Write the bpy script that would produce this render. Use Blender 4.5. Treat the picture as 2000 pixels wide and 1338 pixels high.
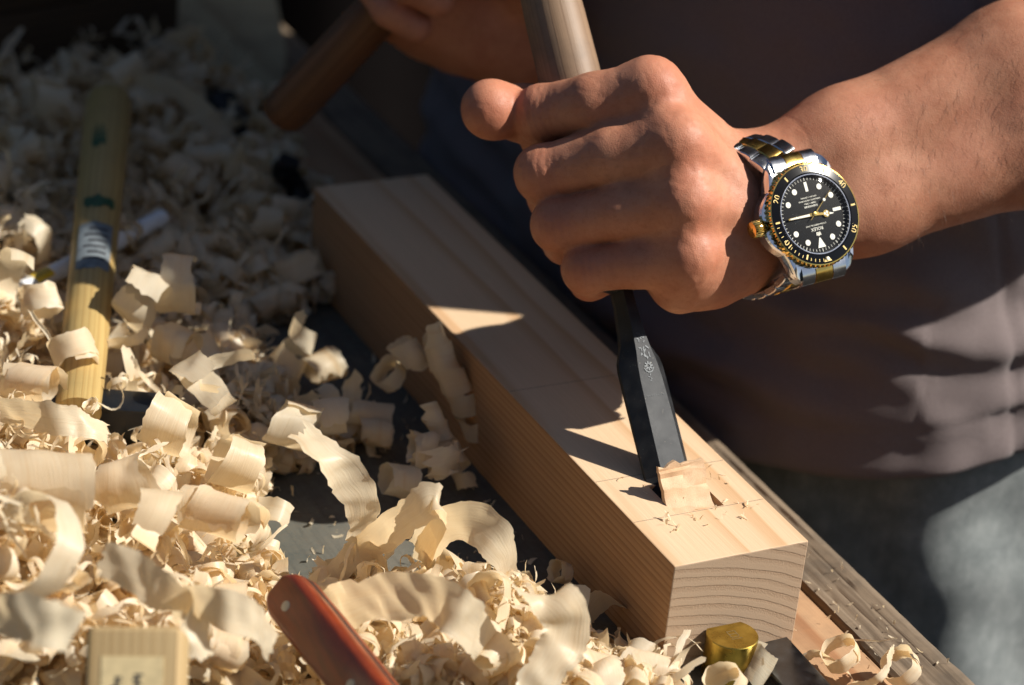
import bpy, bmesh, math, random
import numpy as np
from mathutils import Matrix, Vector

# ------------------------------------------------------------------ camera
for o in list(bpy.data.objects): bpy.data.objects.remove(o, do_unlink=True)
SC = bpy.context.scene
COL = SC.collection
FPX = 5421.82                                  # focal length in photo pixels (2000 wide)
CAM = np.array([-495.692, -753.184, 550.963])  # millimetres; z = 0 is the top of the timber
RC = np.array([[0.89342294, -0.43998195, 0.09061643],
               [-0.13094555, -0.44803766, -0.88437295],
               [0.42970771, 0.77825326, -0.4579008]])
cam_data = bpy.data.cameras.new('camera'); cam = bpy.data.objects.new('camera', cam_data); COL.objects.link(cam)
M4 = Matrix.Identity(4)
for i in range(3):
    M4[i][0] = RC[0][i]; M4[i][1] = -RC[1][i]; M4[i][2] = -RC[2][i]; M4[i][3] = CAM[i] * .001
cam.matrix_world = M4
cam_data.sensor_width = 36; cam_data.lens = FPX / 2000 * 36
cam_data.clip_start = .02; cam_data.clip_end = 500
cam_data.dof.use_dof = True; cam_data.dof.focus_distance = 1.088; cam_data.dof.aperture_fstop = 7.2
SC.camera = cam

# ------------------------------------------------------------------ sky, sun, exposure
SUN = np.array([.97, -.50, 1.0]); SUN = SUN / np.linalg.norm(SUN)
world = bpy.data.worlds.new('World'); SC.world = world; world.use_nodes = True
wn = world.node_tree; wn.nodes.clear()
wo = wn.nodes.new('ShaderNodeOutputWorld'); wb = wn.nodes.new('ShaderNodeBackground'); ws = wn.nodes.new('ShaderNodeTexSky')
ws.sky_type = 'NISHITA'; ws.sun_disc = False
ws.sun_elevation = math.asin(SUN[2]); ws.sun_rotation = math.atan2(SUN[0], SUN[1])
wb.inputs[1].default_value = .05
wn.links.new(ws.outputs[0], wb.inputs[0]); wn.links.new(wb.outputs[0], wo.inputs[0])
sd = bpy.data.lights.new('sun', 'SUN'); sd.energy = 5.0; sd.angle = math.radians(.55); sd.color = (1, .95, .86)
sun = bpy.data.objects.new('sun', sd); COL.objects.link(sun)
sun.rotation_euler = Vector(tuple(SUN)).to_track_quat('Z', 'Y').to_euler(); sun.location = (2, -1, 3)
SC.view_settings.view_transform = 'Standard'; SC.view_settings.look = 'None'
SC.view_settings.exposure = .5; SC.view_settings.gamma = 1
SC.render.engine = 'CYCLES'
SC.cycles.max_bounces = 8; SC.cycles.caustics_reflective = False; SC.cycles.caustics_refractive = False
SC.cycles.sample_clamp_indirect = 4

# ------------------------------------------------------------------ helpers
A = np.array
def unit(v): v = A(v, float); return v / np.linalg.norm(v)
def ray(x, y): return A([(x - 1000) / FPX, (y - 669) / FPX, 1.]) @ RC
def Pd(x, y, d): return CAM + ray(x, y) * d            # a point at a depth along the view
def Pz(x, y, z): v = ray(x, y); return CAM + v * ((z - CAM[2]) / v[2])
def proj(X):
    v = (A(X, float) - CAM) @ RC.T
    return 1000 + FPX * v[..., 0] / v[..., 2], 669 + FPX * v[..., 1] / v[..., 2]

def mesh_obj(name, verts, faces, mat, parent=None, smooth=True, loc=None, uv=None, frame=None):
    """verts in mm, in world space unless loc/frame is given"""
    v = np.asarray(verts, float) * .001
    me = bpy.data.meshes.new(name)
    if isinstance(faces, np.ndarray):
        n, k = faces.shape
        me.vertices.add(len(v)); me.vertices.foreach_set('co', v.ravel())
        me.loops.add(n * k); me.loops.foreach_set('vertex_index', faces.ravel().astype(np.int32))
        me.polygons.add(n); me.polygons.foreach_set('loop_start', np.arange(0, n * k, k, dtype=np.int32))
        me.polygons.foreach_set('loop_total', np.full(n, k, np.int32)); me.update(calc_edges=True)
    else:
        me.from_pydata([tuple(p) for p in v], [], [tuple(int(i) for i in f) for f in faces]); me.update()
    if smooth: me.polygons.foreach_set('use_smooth', np.ones(len(me.polygons), bool))
    if uv is not None:
        ul = me.uv_layers.new(name='UVMap')
        idx = np.zeros(len(me.loops), np.int32); me.loops.foreach_get('vertex_index', idx)
        ul.data.foreach_set('uv', np.asarray(uv, float)[idx].ravel())
    if mat: me.materials.append(mat)
    o = bpy.data.objects.new(name, me); COL.objects.link(o)
    if parent: o.parent = parent
    if loc is not None: o.location = A(loc, float) * .001
    return o

def thing(name, label, cat, group=None, loc=(0, 0, 0)):
    o = bpy.data.objects.new(name, None); COL.objects.link(o); o.empty_display_size = .01
    o.location = A(loc, float) * .001
    return tag(o, label, cat, group)
def tag(o, label, cat, group=None):
    o['label'] = label; o['category'] = cat
    if group: o['group'] = group
    return o
def auto_smooth(o, ang=35):
    me = o.data; bm = bmesh.new(); bm.from_mesh(me)
    for f in bm.faces: f.smooth = True
    for e in bm.edges:
        if len(e.link_faces) == 2 and e.calc_face_angle(0) > math.radians(ang): e.smooth = False
    bm.to_mesh(me); bm.free(); return o
def bevel(o, w, seg=2, ang=30):
    bm = bmesh.new(); bm.from_mesh(o.data)
    es = [e for e in bm.edges if len(e.link_faces) == 2 and e.calc_face_angle(0) > math.radians(ang)]
    bmesh.ops.bevel(bm, geom=es, offset=w * .001, segments=seg, affect='EDGES', profile=.6, clamp_overlap=True)
    bm.to_mesh(o.data); bm.free(); return auto_smooth(o)
def box_vf(c, ax, half):
    c = A(c, float); ax = [A(a, float) for a in ax]; v = []
    for sx in (-1, 1):
        for sy in (-1, 1):
            for sz in (-1, 1): v.append(c + ax[0] * half[0] * sx + ax[1] * half[1] * sy + ax[2] * half[2] * sz)
    f = [(0, 1, 3, 2), (4, 6, 7, 5), (0, 4, 5, 1), (2, 3, 7, 6), (0, 2, 6, 4), (1, 5, 7, 3)]
    if np.dot(np.cross(ax[0], ax[1]), ax[2]) < 0: f = [q[::-1] for q in f]
    return v, f
EYE = (A([1, 0, 0]), A([0, 1, 0]), A([0, 0, 1]))
def box(name, c, half, mat, parent=None, ax=EYE, bev=0, seg=2):
    v, f = box_vf(c, ax, half); o = mesh_obj(name, v, f, mat, parent, smooth=False)
    if bev: bevel(o, bev, seg)
    return o
def loft(name, rings, mat, parent=None, cap=True, smooth=True, ang=40, closed=True):
    """rings: list of (n,3) arrays"""
    rings = [A(r, float) for r in rings]; n = len(rings[0]); v = np.concatenate(rings); f = []
    for i in range(len(rings) - 1):
        for j in range(n if closed else n - 1):
            k = (j + 1) % n; f.append((i * n + j, i * n + k, (i + 1) * n + k, (i + 1) * n + j))
    if cap:
        f.append(tuple(range(n))[::-1]); f.append(tuple((len(rings) - 1) * n + j for j in range(n)))
    o = mesh_obj(name, v, f, mat, parent, smooth=False)
    bm = bmesh.new(); bm.from_mesh(o.data); bmesh.ops.recalc_face_normals(bm, faces=bm.faces); bm.to_mesh(o.data); bm.free()
    if smooth: auto_smooth(o, ang)
    return o
def tube_rings(pts, rad, n=16, up=(0, 0, 1), ell=1.0):
    pts = A(pts, float); rad = np.broadcast_to(rad, (len(pts),)); T = np.gradient(pts, axis=0); rings = []
    for p, t, r in zip(pts, T, rad):
        t = unit(t); a = unit(np.cross(t, up)); b = np.cross(a, t); th = np.linspace(0, 2 * np.pi, n, endpoint=False)
        rings.append(p + r * (np.cos(th)[:, None] * a + ell * np.sin(th)[:, None] * b))
    return rings
def lathe(name, prof, o, ez, mat, parent=None, n=64, ex=None, ang=30, closed=False, mod=None, cap=True):
    """prof: list of (r, h) along ez"""
    ez = unit(ez); ex = unit(np.cross(ez, (0.13, .2, .95))) if ex is None else unit(ex); ey = np.cross(ez, ex)
    th = np.linspace(0, 2 * np.pi, n, endpoint=False); rings = []
    for i, (r, h) in enumerate(prof):
        rr = np.full(n, r) if mod is None else mod(i, r, th)
        rings.append(A(o) + rr[:, None] * (np.cos(th)[:, None] * ex + np.sin(th)[:, None] * ey) + ez * h)
    if closed: rings.append(rings[0].copy())
    ob = loft(name, rings, mat, parent, cap=cap and not closed, ang=ang)
    return ob

# ------------------------------------------------------------------ procedural materials
class NT:
    def __init__(self, name):
        self.m = bpy.data.materials.new(name); self.m.use_nodes = True
        self.t = self.m.node_tree; self.t.nodes.clear()
        self.out = self.t.nodes.new('ShaderNodeOutputMaterial')
    def n(self, typ, ins=None, **kw):
        nd = self.t.nodes.new('ShaderNode' + typ)
        for k, v in kw.items(): setattr(nd, k, v)
        for k, v in (ins or {}).items():
            s = nd.inputs[k]
            if isinstance(v, bpy.types.NodeSocket): self.t.links.new(v, s)
            elif isinstance(v, (tuple, list)) and len(v) == 3 and s.type == 'RGBA': s.default_value = (*v, 1)
            else: s.default_value = v
        return nd
    def math(self, op, a, b=0., c=0.): return self.n('Math', {0: a, 1: b, 2: c}, operation=op).outputs[0]
    def obj(self): return self.n('TexCoord').outputs['Object']
    def mapped(self, src, scale=(1, 1, 1), loc=(0, 0, 0), rot=(0, 0, 0)):
        return self.n('Mapping', {'Vector': src, 'Scale': scale, 'Location': loc, 'Rotation': rot}).outputs[0]
    def noise(self, vec, scale, detail=3, rough=.55, dist=0):
        return self.n('TexNoise', {'Vector': vec, 'Scale': scale, 'Detail': detail, 'Roughness': rough, 'Distortion': dist}).outputs[0]
    def ramp(self, fac, stops, interp='LINEAR'):
        nd = self.n('ValToRGB', {0: fac}); cr = nd.color_ramp; cr.interpolation = interp
        while len(cr.elements) < len(stops): cr.elements.new(.5)
        for e, (p, c) in zip(cr.elements, stops): e.position = p; e.color = (*c, 1) if len(c) == 3 else c
        return nd.outputs[0]
    def mix(self, fac, a, b, mode='MIX'):
        return self.n('Mix', {0: fac, 6: a, 7: b}, data_type='RGBA', blend_type=mode).outputs[2]
    def rng(self, v, a, b, c, d): return self.n('MapRange', {0: v, 1: a, 2: b, 3: c, 4: d}).outputs[0]
    def bump(self, h, strength=.3, dist=.001): return self.n('Bump', {'Height': h, 'Strength': strength, 'Distance': dist}).outputs[0]
    def bsdf(self, **kw):
        p = self.n('BsdfPrincipled', {k.replace('_', ' '): v for k, v in kw.items()})
        self.t.links.new(p.outputs[0], self.out.inputs[0]); return p
    def surf(self, sock): self.t.links.new(sock, self.out.inputs[0])
def simple(name, col, rough=.5, metal=0, var=.15, scale=200, bump=0, spec=.5):
    t = NT(name); n = t.noise(t.obj(), scale, 4)
    c = t.mix(t.rng(n, .3, .7, 0, 1), tuple(x * (1 - var) for x in col), tuple(min(1, x * (1 + var)) for x in col))
    kw = dict(Base_Color=c, Roughness=t.rng(n, .3, .7, max(.03, rough - .08), min(1, rough + .08)), Metallic=metal, Specular_IOR_Level=spec)
    if bump: kw['Normal'] = t.bump(n, bump, .0005)
    t.bsdf(**kw); return t.m

def wood(name, early, late, ring=4.0, center=(-8, -106), along=1, rough=.6, endgrain=False, dirt=0, grain=1.0, seed=0, frame=None):
    """growth rings round an axis (mm) parallel to object axis `along`"""
    t = NT(name); oc = t.obj()
    if frame is not None:
        oc = t.n('CombineXYZ', {i: t.n('VectorMath', {0: oc, 1: tuple(float(q) for q in frame[i])}, operation='DOT_PRODUCT').outputs['Value'] for i in range(3)}).outputs[0]
    sp = t.n('SeparateXYZ', {0: t.mapped(oc, (1000, 1000, 1000))}).outputs
    ax = [i for i in range(3) if i != along]
    st = [1, 1, 1]; st[along] = .06
    lo = t.noise(t.mapped(oc, tuple(s * 1 for s in st), loc=(seed, seed * .3, 0)), 60, 2, .5)
    d = t.math('SQRT', t.math('ADD', t.math('POWER', t.math('SUBTRACT', sp[ax[0]], center[0]), 2.), t.math('POWER', t.math('SUBTRACT', sp[ax[1]], center[1]), 2.)))
    d = t.math('ADD', d, t.math('MULTIPLY', lo, 2.2 if endgrain else 5.0))
    jit = t.noise(t.n('CombineXYZ', {0: t.math('MULTIPLY', d, .12), 1: float(seed), 2: 0.}).outputs[0], 1., 2)
    ph = t.math('FRACT', t.math('DIVIDE', t.math('ADD', d, t.math('MULTIPLY', jit, 5.)), ring))
    prof = t.ramp(ph, [(0, (0, 0, 0)), (.45, (.12, .12, .12)), (.80, (.75, .75, .75)), (.90, (1, 1, 1)), (.97, (.1, .1, .1)), (1, (0, 0, 0))])
    if endgrain: prof = t.math('MULTIPLY', t.rng(t.noise(oc, 1500, 3, .7), .36, .6, .15, 1), prof)
    fs = [1, 1, 1]; fs[along] = .015 if not endgrain else 1
    fine = t.noise(t.mapped(oc, tuple(fs)), 2200 if not endgrain else 3000, 3, .6)
    broad = t.noise(t.mapped(oc, tuple(fs)), 160, 3, .5)
    c = t.mix(prof, early, late)
    c = t.mix(t.rng(fine, .25, .75, .30 * grain, 0), c, tuple(x * .55 for x in late))
    c = t.mix(t.rng(broad, .3, .7, 0, .35), c, tuple(x * .8 for x in early))
    if dirt:
        dn = t.noise(oc, 35, 5, .65)
        c = t.mix(t.rng(dn, .45, .7, 0, dirt), c, (.05, .042, .034))
    h = t.math('ADD', t.math('MULTIPLY', fine, .6), t.math('MULTIPLY', prof, .4 if not endgrain else -1.2))
    t.bsdf(Base_Color=c, Roughness=rough, Normal=t.bump(h, .35 if not endgrain else .35, .0004), Specular_IOR_Level=.3)
    return t.m

MT = {}
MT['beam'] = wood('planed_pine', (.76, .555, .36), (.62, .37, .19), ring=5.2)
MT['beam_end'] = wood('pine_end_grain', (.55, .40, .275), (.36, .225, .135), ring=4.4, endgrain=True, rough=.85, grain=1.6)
MT['beam_side'] = wood('sawn_pine_shaded_side', (.47, .27, .135), (.30, .15, .065), ring=3.1, rough=.8, grain=1.4)  # darker and warmer than the top: side's shade and bounce put into colour
MT['chip'] = wood('cut_pine', (.74, .50, .31), (.64, .40, .225), ring=6.5, seed=3., grain=1.6, dirt=.1)
MT['weathered'] = wood('weathered_plank', (.25, .185, .125), (.135, .095, .062), ring=3.4, center=(100, -90), rough=.8, dirt=.6, grain=2, seed=9.)
MT['orange_plank'] = wood('orange_plank', (.47, .29, .16), (.33, .155, .07), ring=6, center=(40, -150), rough=.75, dirt=.3, seed=11.)
MT['pale_plank'] = wood('pale_plank', (.40, .33, .20), (.27, .2, .11), ring=7, center=(40, -150), rough=.75, dirt=.4, seed=13.)
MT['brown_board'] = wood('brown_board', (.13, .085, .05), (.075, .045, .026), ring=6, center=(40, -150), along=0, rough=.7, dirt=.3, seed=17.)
MT['hammer_handle'] = wood('yellow_hammer_handle', (.50, .345, .125), (.34, .20, .06), ring=3.4, center=(-140, -60), rough=.42, dirt=.12, seed=21.)
MT['hammer_brown'] = wood('brown_hammer_handle', (.20, .095, .045), (.11, .05, .022), ring=3.4, center=(0, 0), rough=.5, dirt=.3, seed=23.)

def m_bench():
    t = NT('dark_bench_top'); oc = t.obj()
    a = t.noise(oc, 18, 6, .65); b = t.noise(oc, 240, 5, .7); g = t.noise(t.mapped(oc, (1, .04, 1)), 420, 3)
    c = t.mix(t.rng(a, .35, .65, 0, 1), (.075, .08, .07), (.135, .125, .10))
    c = t.mix(t.rng(b, .45, .75, 0, .7), c, (.10, .085, .06))
    c = t.mix(t.rng(g, .5, .8, 0, .5), c, (.02, .02, .018))
    sp = t.n('TexVoronoi', {'Vector': oc, 'Scale': 330.}).outputs[0]
    c = t.mix(t.math('MULTIPLY', t.rng(sp, .0, .22, .8, 0), t.rng(a, .48, .6, 0, 1)), c, (.34, .27, .17))
    t.bsdf(Base_Color=c, Roughness=t.rng(b, .3, .7, .42, .75), Normal=t.bump(b, .35, .0006)); return t.m
MT['bench'] = m_bench()
def m_steel(name, col, rough, brushed=(1, 1, .03), metal=1., scratch=.3):
    t = NT(name); oc = t.obj(); b = t.noise(t.mapped(oc, brushed), 3000, 3); a = t.noise(oc, 150, 4)
    v = t.n('TexVoronoi', {'Vector': oc, 'Scale': 900.}).outputs[0]
    c = t.mix(t.rng(a, .4, .7, 0, scratch), col, tuple(min(1, x * 1.8 + .02) for x in col))
    c = t.mix(t.math('MULTIPLY', t.rng(v, 0, .16, .8, 0), t.rng(a, .5, .65, 0, 1)), c, (.45, .41, .34))
    t.bsdf(Base_Color=c, Metallic=metal, Roughness=t.rng(a, .3, .7, max(.05, rough - .08), rough + .1), Normal=t.bump(b, .12, .0002)); return t.m
MT['iron'] = m_steel('black_iron', (.012, .013, .015), .5, metal=.4, scratch=.5)
MT['iron_dark'] = m_steel('dark_forged_iron', (.018, .019, .021), .5, metal=.4)
MT['iron_edge'] = m_steel('bright_worn_iron', (.05, .053, .056), .4)
MT['plate'] = m_steel('scuffed_steel_plate', (.16, .165, .175), .32)
MT['steel'] = m_steel('brushed_steel', (.62, .63, .65), .2, scratch=.1)
MT['polish'] = m_steel('polished_steel', (.72, .73, .75), .1, scratch=.05)
MT['gold'] = m_steel('yellow_gold', (.72, .47, .13), .2, scratch=.2)
MT['gold_polish'] = m_steel('polished_gold', (.83, .55, .16), .12, scratch=.1)
MT['brass'] = m_steel('worn_brass', (.50, .35, .07), .3, scratch=.45)
MT['pencil'] = simple('pencil_graphite', (.30, .215, .15), .7)
MT['paper'] = simple('white_plastic', (.72, .74, .76), .35, var=.05)
MT['yellow'] = simple('yellow_print', (.75, .5, .03), .4, var=.1)
MT['ink'] = simple('dark_ink', (.035, .035, .04), .6)
MT['green_ink'] = simple('green_paint_mark', (.03, .085, .035), .5, var=.4)
MT['label_paper'] = simple('worn_grey_label', (.16, .185, .20), .6, var=.3, scale=300)
MT['blue'] = simple('blue_plastic', (.012, .035, .075), .95, var=.3, spec=.05)
MT['black'] = simple('black_steel', (.012, .013, .015), .4, metal=.3)
MT['ground'] = simple('dark_soil', (.022, .02, .018), .95, var=.3, scale=60, bump=.3, spec=.05)

# ------------------------------------------------------------------ ground and bench
def struct(o): o['kind'] = 'structure'; return o
g = mesh_obj('ground', [(-60000, -60000, -900), (60000, -60000, -900), (60000, 60000, -900), (-60000, 60000, -900)], [(0, 1, 2, 3)], MT['ground'], smooth=False); struct(g)
BZ = -49.6
bench = thing('workbench', 'dark worn wooden workbench with a weathered plank along its near edge', 'workbench', loc=(-200, 200, -900))
def bench_part(name, c, half, mat, bev=1.0):
    o = box(name, A(c, float) - A([-200, 200, -900]), half, mat, bench, bev=bev)
    return o
# the object space of every part begins at the bench origin
bench_part('dark_board', (-343, 330, BZ - 15.05), (393, 720, 15), MT['bench'], 1.5)
o = bench_part('orange_plank', (68.9, 330, BZ - 15.6), (18.7, 720, 14.6), MT['orange_plank'], 1.2)
def rough_plank(name, x0, x1, y0, y1, ztop, zbot, mat, seed):
    rs = np.random.RandomState(seed); ny, nx = 260, 22
    xs = np.linspace(x0, x1, nx); ys = np.linspace(y0, y1, ny); prof = rs.randn(nx) * .38
    prof = np.convolve(np.pad(prof, 2, mode='edge'), [.2, .3, .2], 'valid')[:nx] if False else prof
    X, Y = np.meshgrid(xs, ys); wav = np.cumsum(rs.randn(ny)); wav = (wav - wav.mean()) / (np.abs(wav).max() + 1e-6)
    Z = ztop + prof[None, :] * (1 + .4 * np.sin(Y / 37 + X)) + .5 * rs.randn(ny, nx) * .25
    Z[:, 0] -= 1.2; Z[:, -1] -= 2.2 + .8 * np.sin(ys / 9.) * np.sin(ys / 23.)
    X = X + .0; X[:, -1] += .9 * wav * 1.2 + .4 * np.sin(ys / 7); X[:, 0] += .5 * np.sin(ys / 17)
    v = np.stack([X, Y, Z], -1).reshape(-1, 3); f = []
    for j in range(ny - 1):
        for i in range(nx - 1): f.append((j * nx + i, j * nx + i + 1, (j + 1) * nx + i + 1, (j + 1) * nx + i))
    b0 = len(v); low = []
    for j in range(ny): low += [(X[j, 0], ys[j], zbot), (X[j, -1], ys[j], zbot)]
    v = np.concatenate([v, A(low)])
    for j in range(ny - 1):
        f.append((j * nx, (j + 1) * nx, b0 + 2 * (j + 1), b0 + 2 * j))
        f.append((j * nx + nx - 1, b0 + 2 * j + 1, b0 + 2 * (j + 1) + 1, (j + 1) * nx + nx - 1))
        f.append((b0 + 2 * j, b0 + 2 * (j + 1), b0 + 2 * (j + 1) + 1, b0 + 2 * j + 1))
    f.append(tuple(range(nx)) [::-1] + (b0, b0 + 1)[:0]) if False else None
    o = mesh_obj(name, v - A([-200, 200, -900]), f, mat, bench, smooth=False); return auto_smooth(o, 50)
rough_plank('weathered_plank', 88.8, 117.5, -300, 1050, BZ + .6, BZ - 40, MT['weathered'], 4)
for x in (-600, 70):
    for y in (-300, 900): bench_part('leg', (x, y, -482), (35, 35, 417.5), MT['brown_board'], 2)
for y in (-300, 900): bench_part('rail', (-265, y, -200), (299, 20, 45), MT['brown_board'], 2)

# ------------------------------------------------------------------ the timber being cut
def make_beam():
    th = thing('timber_beam', 'squared pale pine timber with a half-cut mortise near its end', 'timber', loc=(0, 0, BZ))
    W, L, H = 60., 355.4, 49.55
    x0, x1, y0, y1, dz = 19.5, 41.5, 34.0, 56.0, -9.0
    xs, ys = [0, x0, x1, W], [0, y0, y1, L]
    v = []; idx = {}
    for j, y in enumerate(ys):
        for i, x in enumerate(xs): idx[i, j] = len(v); v.append((x, y, 0))
    f = [(idx[i, j], idx[i + 1, j], idx[i + 1, j + 1], idx[i, j + 1]) for j in range(3) for i in range(3) if (i, j) != (1, 1)]
    b = len(v); v += [(0, 0, -H), (W, 0, -H), (W, L, -H), (0, L, -H)]
    f += [(b, b + 3, b + 2, b + 1)]
    fe = [(b, b + 1, idx[3, 0], idx[2, 0], idx[1, 0], idx[0, 0])]
    f += fe
    f += [(b + 2, b + 3, idx[0, 3], idx[1, 3], idx[2, 3], idx[3, 3])]
    f += [(b + 1, b + 2, idx[3, 3], idx[3, 2], idx[3, 1], idx[3, 0])]
    f += [(b + 3, b, idx[0, 0], idx[0, 1], idx[0, 2], idx[0, 3])]
    v = [A(p, float) - A([0, 0, BZ]) for p in v]
    o = mesh_obj('block', v, f, MT['beam'], th, smooth=False)
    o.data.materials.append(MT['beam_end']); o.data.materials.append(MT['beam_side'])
    bm = bmesh.new(); bm.from_mesh(o.data)
    es = []
    for e in bm.edges:
        if len(e.link_faces) == 2 and e.calc_face_angle(0) > .5: es.append(e)
    bmesh.ops.bevel(bm, geom=es, offset=.0005, segments=2, affect='EDGES', profile=.5, clamp_overlap=True)
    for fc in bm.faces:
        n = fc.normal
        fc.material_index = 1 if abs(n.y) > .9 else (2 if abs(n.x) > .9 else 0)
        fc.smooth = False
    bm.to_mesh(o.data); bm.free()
    # mortise walls and chopped floor
    rs = np.random.RandomState(2); n = 14; vv = []; ff = []
    X, Y = np.meshgrid(np.linspace(x0, x1, n), np.linspace(y0, y1, n))
    Z = dz + 2.6 * (Y - y0) / (y1 - y0) * -1 + rs.randn(n, n) * .45; 
    Z += np.clip((y0 + 5 - Y) / 5, 0, 1) * 4.5
    vv = [tuple(p) for p in np.stack([X, Y, Z], -1).reshape(-1, 3)]
    for j in range(n - 1):
        for i in range(n - 1): ff.append((j * n + i, j * n + i + 1, (j + 1) * n + i + 1, (j + 1) * n + i))
    def wall(ids, top):
        b = len(vv); vv.extend(top)
        for k in range(len(ids) - 1): ff.append((ids[k], b + k, b + k + 1, ids[k + 1]))
    zt = -.02
    wall([i for i in range(n)], [(X[0, i], y0, zt) for i in range(n)])
    wall([(n - 1) * n + i for i in range(n)][::-1], [(X[0, i], y1, zt) for i in range(n)][::-1])
    wall([j * n for j in range(n)][::-1], [(x0, Y[j, 0], zt) for j in range(n)][::-1])
    wall([j * n + n - 1 for j in range(n)], [(x1, Y[j, 0], zt) for j in range(n)])
    m = mesh_obj('mortise', A(vv) - A([0, 0, BZ]), ff, MT['chip'], th, smooth=False)
    bm = bmesh.new(); bm.from_mesh(m.data); bmesh.ops.recalc_face_normals(bm, faces=bm.faces); bm.to_mesh(m.data); bm.free()
    for i, (y, xa, xb) in enumerate(((33.4, .6, 59.4), (65.5, .6, 59.4), (143.5, .6, 59.4), (151., 8, 55))):
        if i == 3: continue
        box('pencil_line', (.5 * (xa + xb), y, .03 - BZ), (.5 * (xb - xa), .16, .02), MT['pencil'], th)
    return th
make_beam()

# ------------------------------------------------------------------ the chisel
CT = A([30.3, 53.0, -5.0]); CD = unit([-.005, .90, 1.0])
CW = unit(A([1, 0, 0]) - CD * CD[0]); CN = np.cross(CD, CW)
if CN[1] > 0: CN = -CN                                      # broad face looks at the camera
MT['handle'] = wood('oak_handle', (.29, .19, .12), (.225, .14, .085), ring=2.5, center=(10, 60), rough=.5, dirt=.35, seed=5., frame=(CW, CD, CN))
def cpt(t, a=0., b=0.): return CT + CD * t + CW * a + CN * b
def make_chisel():
    th = thing('chisel', 'black-bladed chisel with a pale wooden handle gripped in the fist', 'chisel', loc=CT)
    off = CT
    def sec(t, w, fl, fr, thk):
        # flat back, bevelled shoulders, narrow top face
        pts = [(-w, -thk * .5), (-w, -thk * .22), (fl, thk * .5), (fr, thk * .5), (w, -thk * .1), (w, -thk * .5)]
        return A([cpt(t, a, b) - off for a, b in pts])
    rings = [sec(-.5, 10, -5.0, 6.6, .6), sec(9, 10, -4.6, 6.8, 6.0), sec(30, 10, -4.4, 6.6, 6.4), sec(48, 9.9, -4.0, 5.9, 6.9), sec(54, 9.7, -3.7, 5.2, 7.4),
             sec(57, 9.2, -3.4, 4.6, 7.8), sec(60, 7.9, -3.1, 3.9, 8.2), sec(64, 6.2, -2.9, 3.2, 8.6), sec(70, 5.2, -2.6, 2.5, 8.8), sec(76, 4.6, -2.3, 2.2, 8.6), sec(80, 4.2, -2.1, 2.1, 8.2), sec(96, 4.1, -2.0, 2.0, 8.0)]
    bl = loft('blade', rings, MT['iron'], th, ang=12); bevel(bl, .35, 2, 22)
    # stamped marks: small raised strokes, a rosette and a row of dots
    rs = np.random.RandomState(8)
    def topb(t): return np.interp(t, [0, 9, 30, 48, 57, 64, 70, 80], [.3, 3.0, 3.2, 3.45, 3.9, 4.3, 4.4, 4.1])
    def tick(t, a, ln, ang, w=.28):
        d2 = math.cos(ang) * CD + math.sin(ang) * CW; c2 = np.cross(d2, CN)
        v, f = box_vf(cpt(t, a, topb(t) + .06) - off, (d2, c2, CN), (ln, w, .14)); return v, f
    V = []; F = []
    def add(vf):
        b = len(V); V.extend(vf[0]); F.extend([tuple(i + b for i in q) for q in vf[1]])
    for k in range(8): add(tick(53.5 + 1.25 * math.cos(k * .785), .9 + 1.25 * math.sin(k * .785), .62, k * .785, .3))
    for k in range(6): add(tick(53.5 + 2.6 * math.cos(2.1 + k * .42), .9 + 2.1 * math.sin(2.1 + k * .42), .55, 2.1 + k * .42 + 1.57, .2))
    for t0 in (57.6, 60.5):
        for k in range(9): add(tick(t0 + rs.uniform(-1.1, 1.1), .6 + rs.uniform(-2.0, 1.8), rs.uniform(.4, .8), rs.choice([0, 1.57, .6, -.7]), .2))
    for k in range(14): add(tick(64.5 + rs.uniform(-2.2, 3.5), .2 + rs.uniform(-1.7, 1.4), rs.uniform(.25, .55), rs.uniform(0, 3), .18))
    for k in range(8): add(tick(41.3, -2.6 + k * 1.0, .16, 0, .16))
    for k in range(4): add(tick(47.5 + k * .8, .8 + rs.uniform(-.8, .8), .4, rs.uniform(0, 3), .16))
    mesh_obj('stamped_mark', V, F, MT['iron_edge'], bl, smooth=False)
    prof = [(5.2, 86), (9.5, 89), (10.5, 92), (10.8, 106), (10.4, 107)]
    lathe('ferrule', prof, (0, 0, 0), CD, MT['black'], th, 40)
    prof = [(9.9, 106), (10.9, 108), (11.6, 125), (12.4, 150), (12.9, 180), (12.6, 205), (11.8, 226), (11.6, 232)]
    lathe('handle', prof, (0, 0, 0), CD, MT['handle'], th, 40)
    lathe('hoop', [(11.2, 224), (12.9, 225), (13.0, 233), (11.6, 233.6), (10.8, 238), (8.5, 241)], (0, 0, 0), CD, MT['black'], th, 40)
    # the blade's stamped side faces live in its material
make_chisel()

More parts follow.
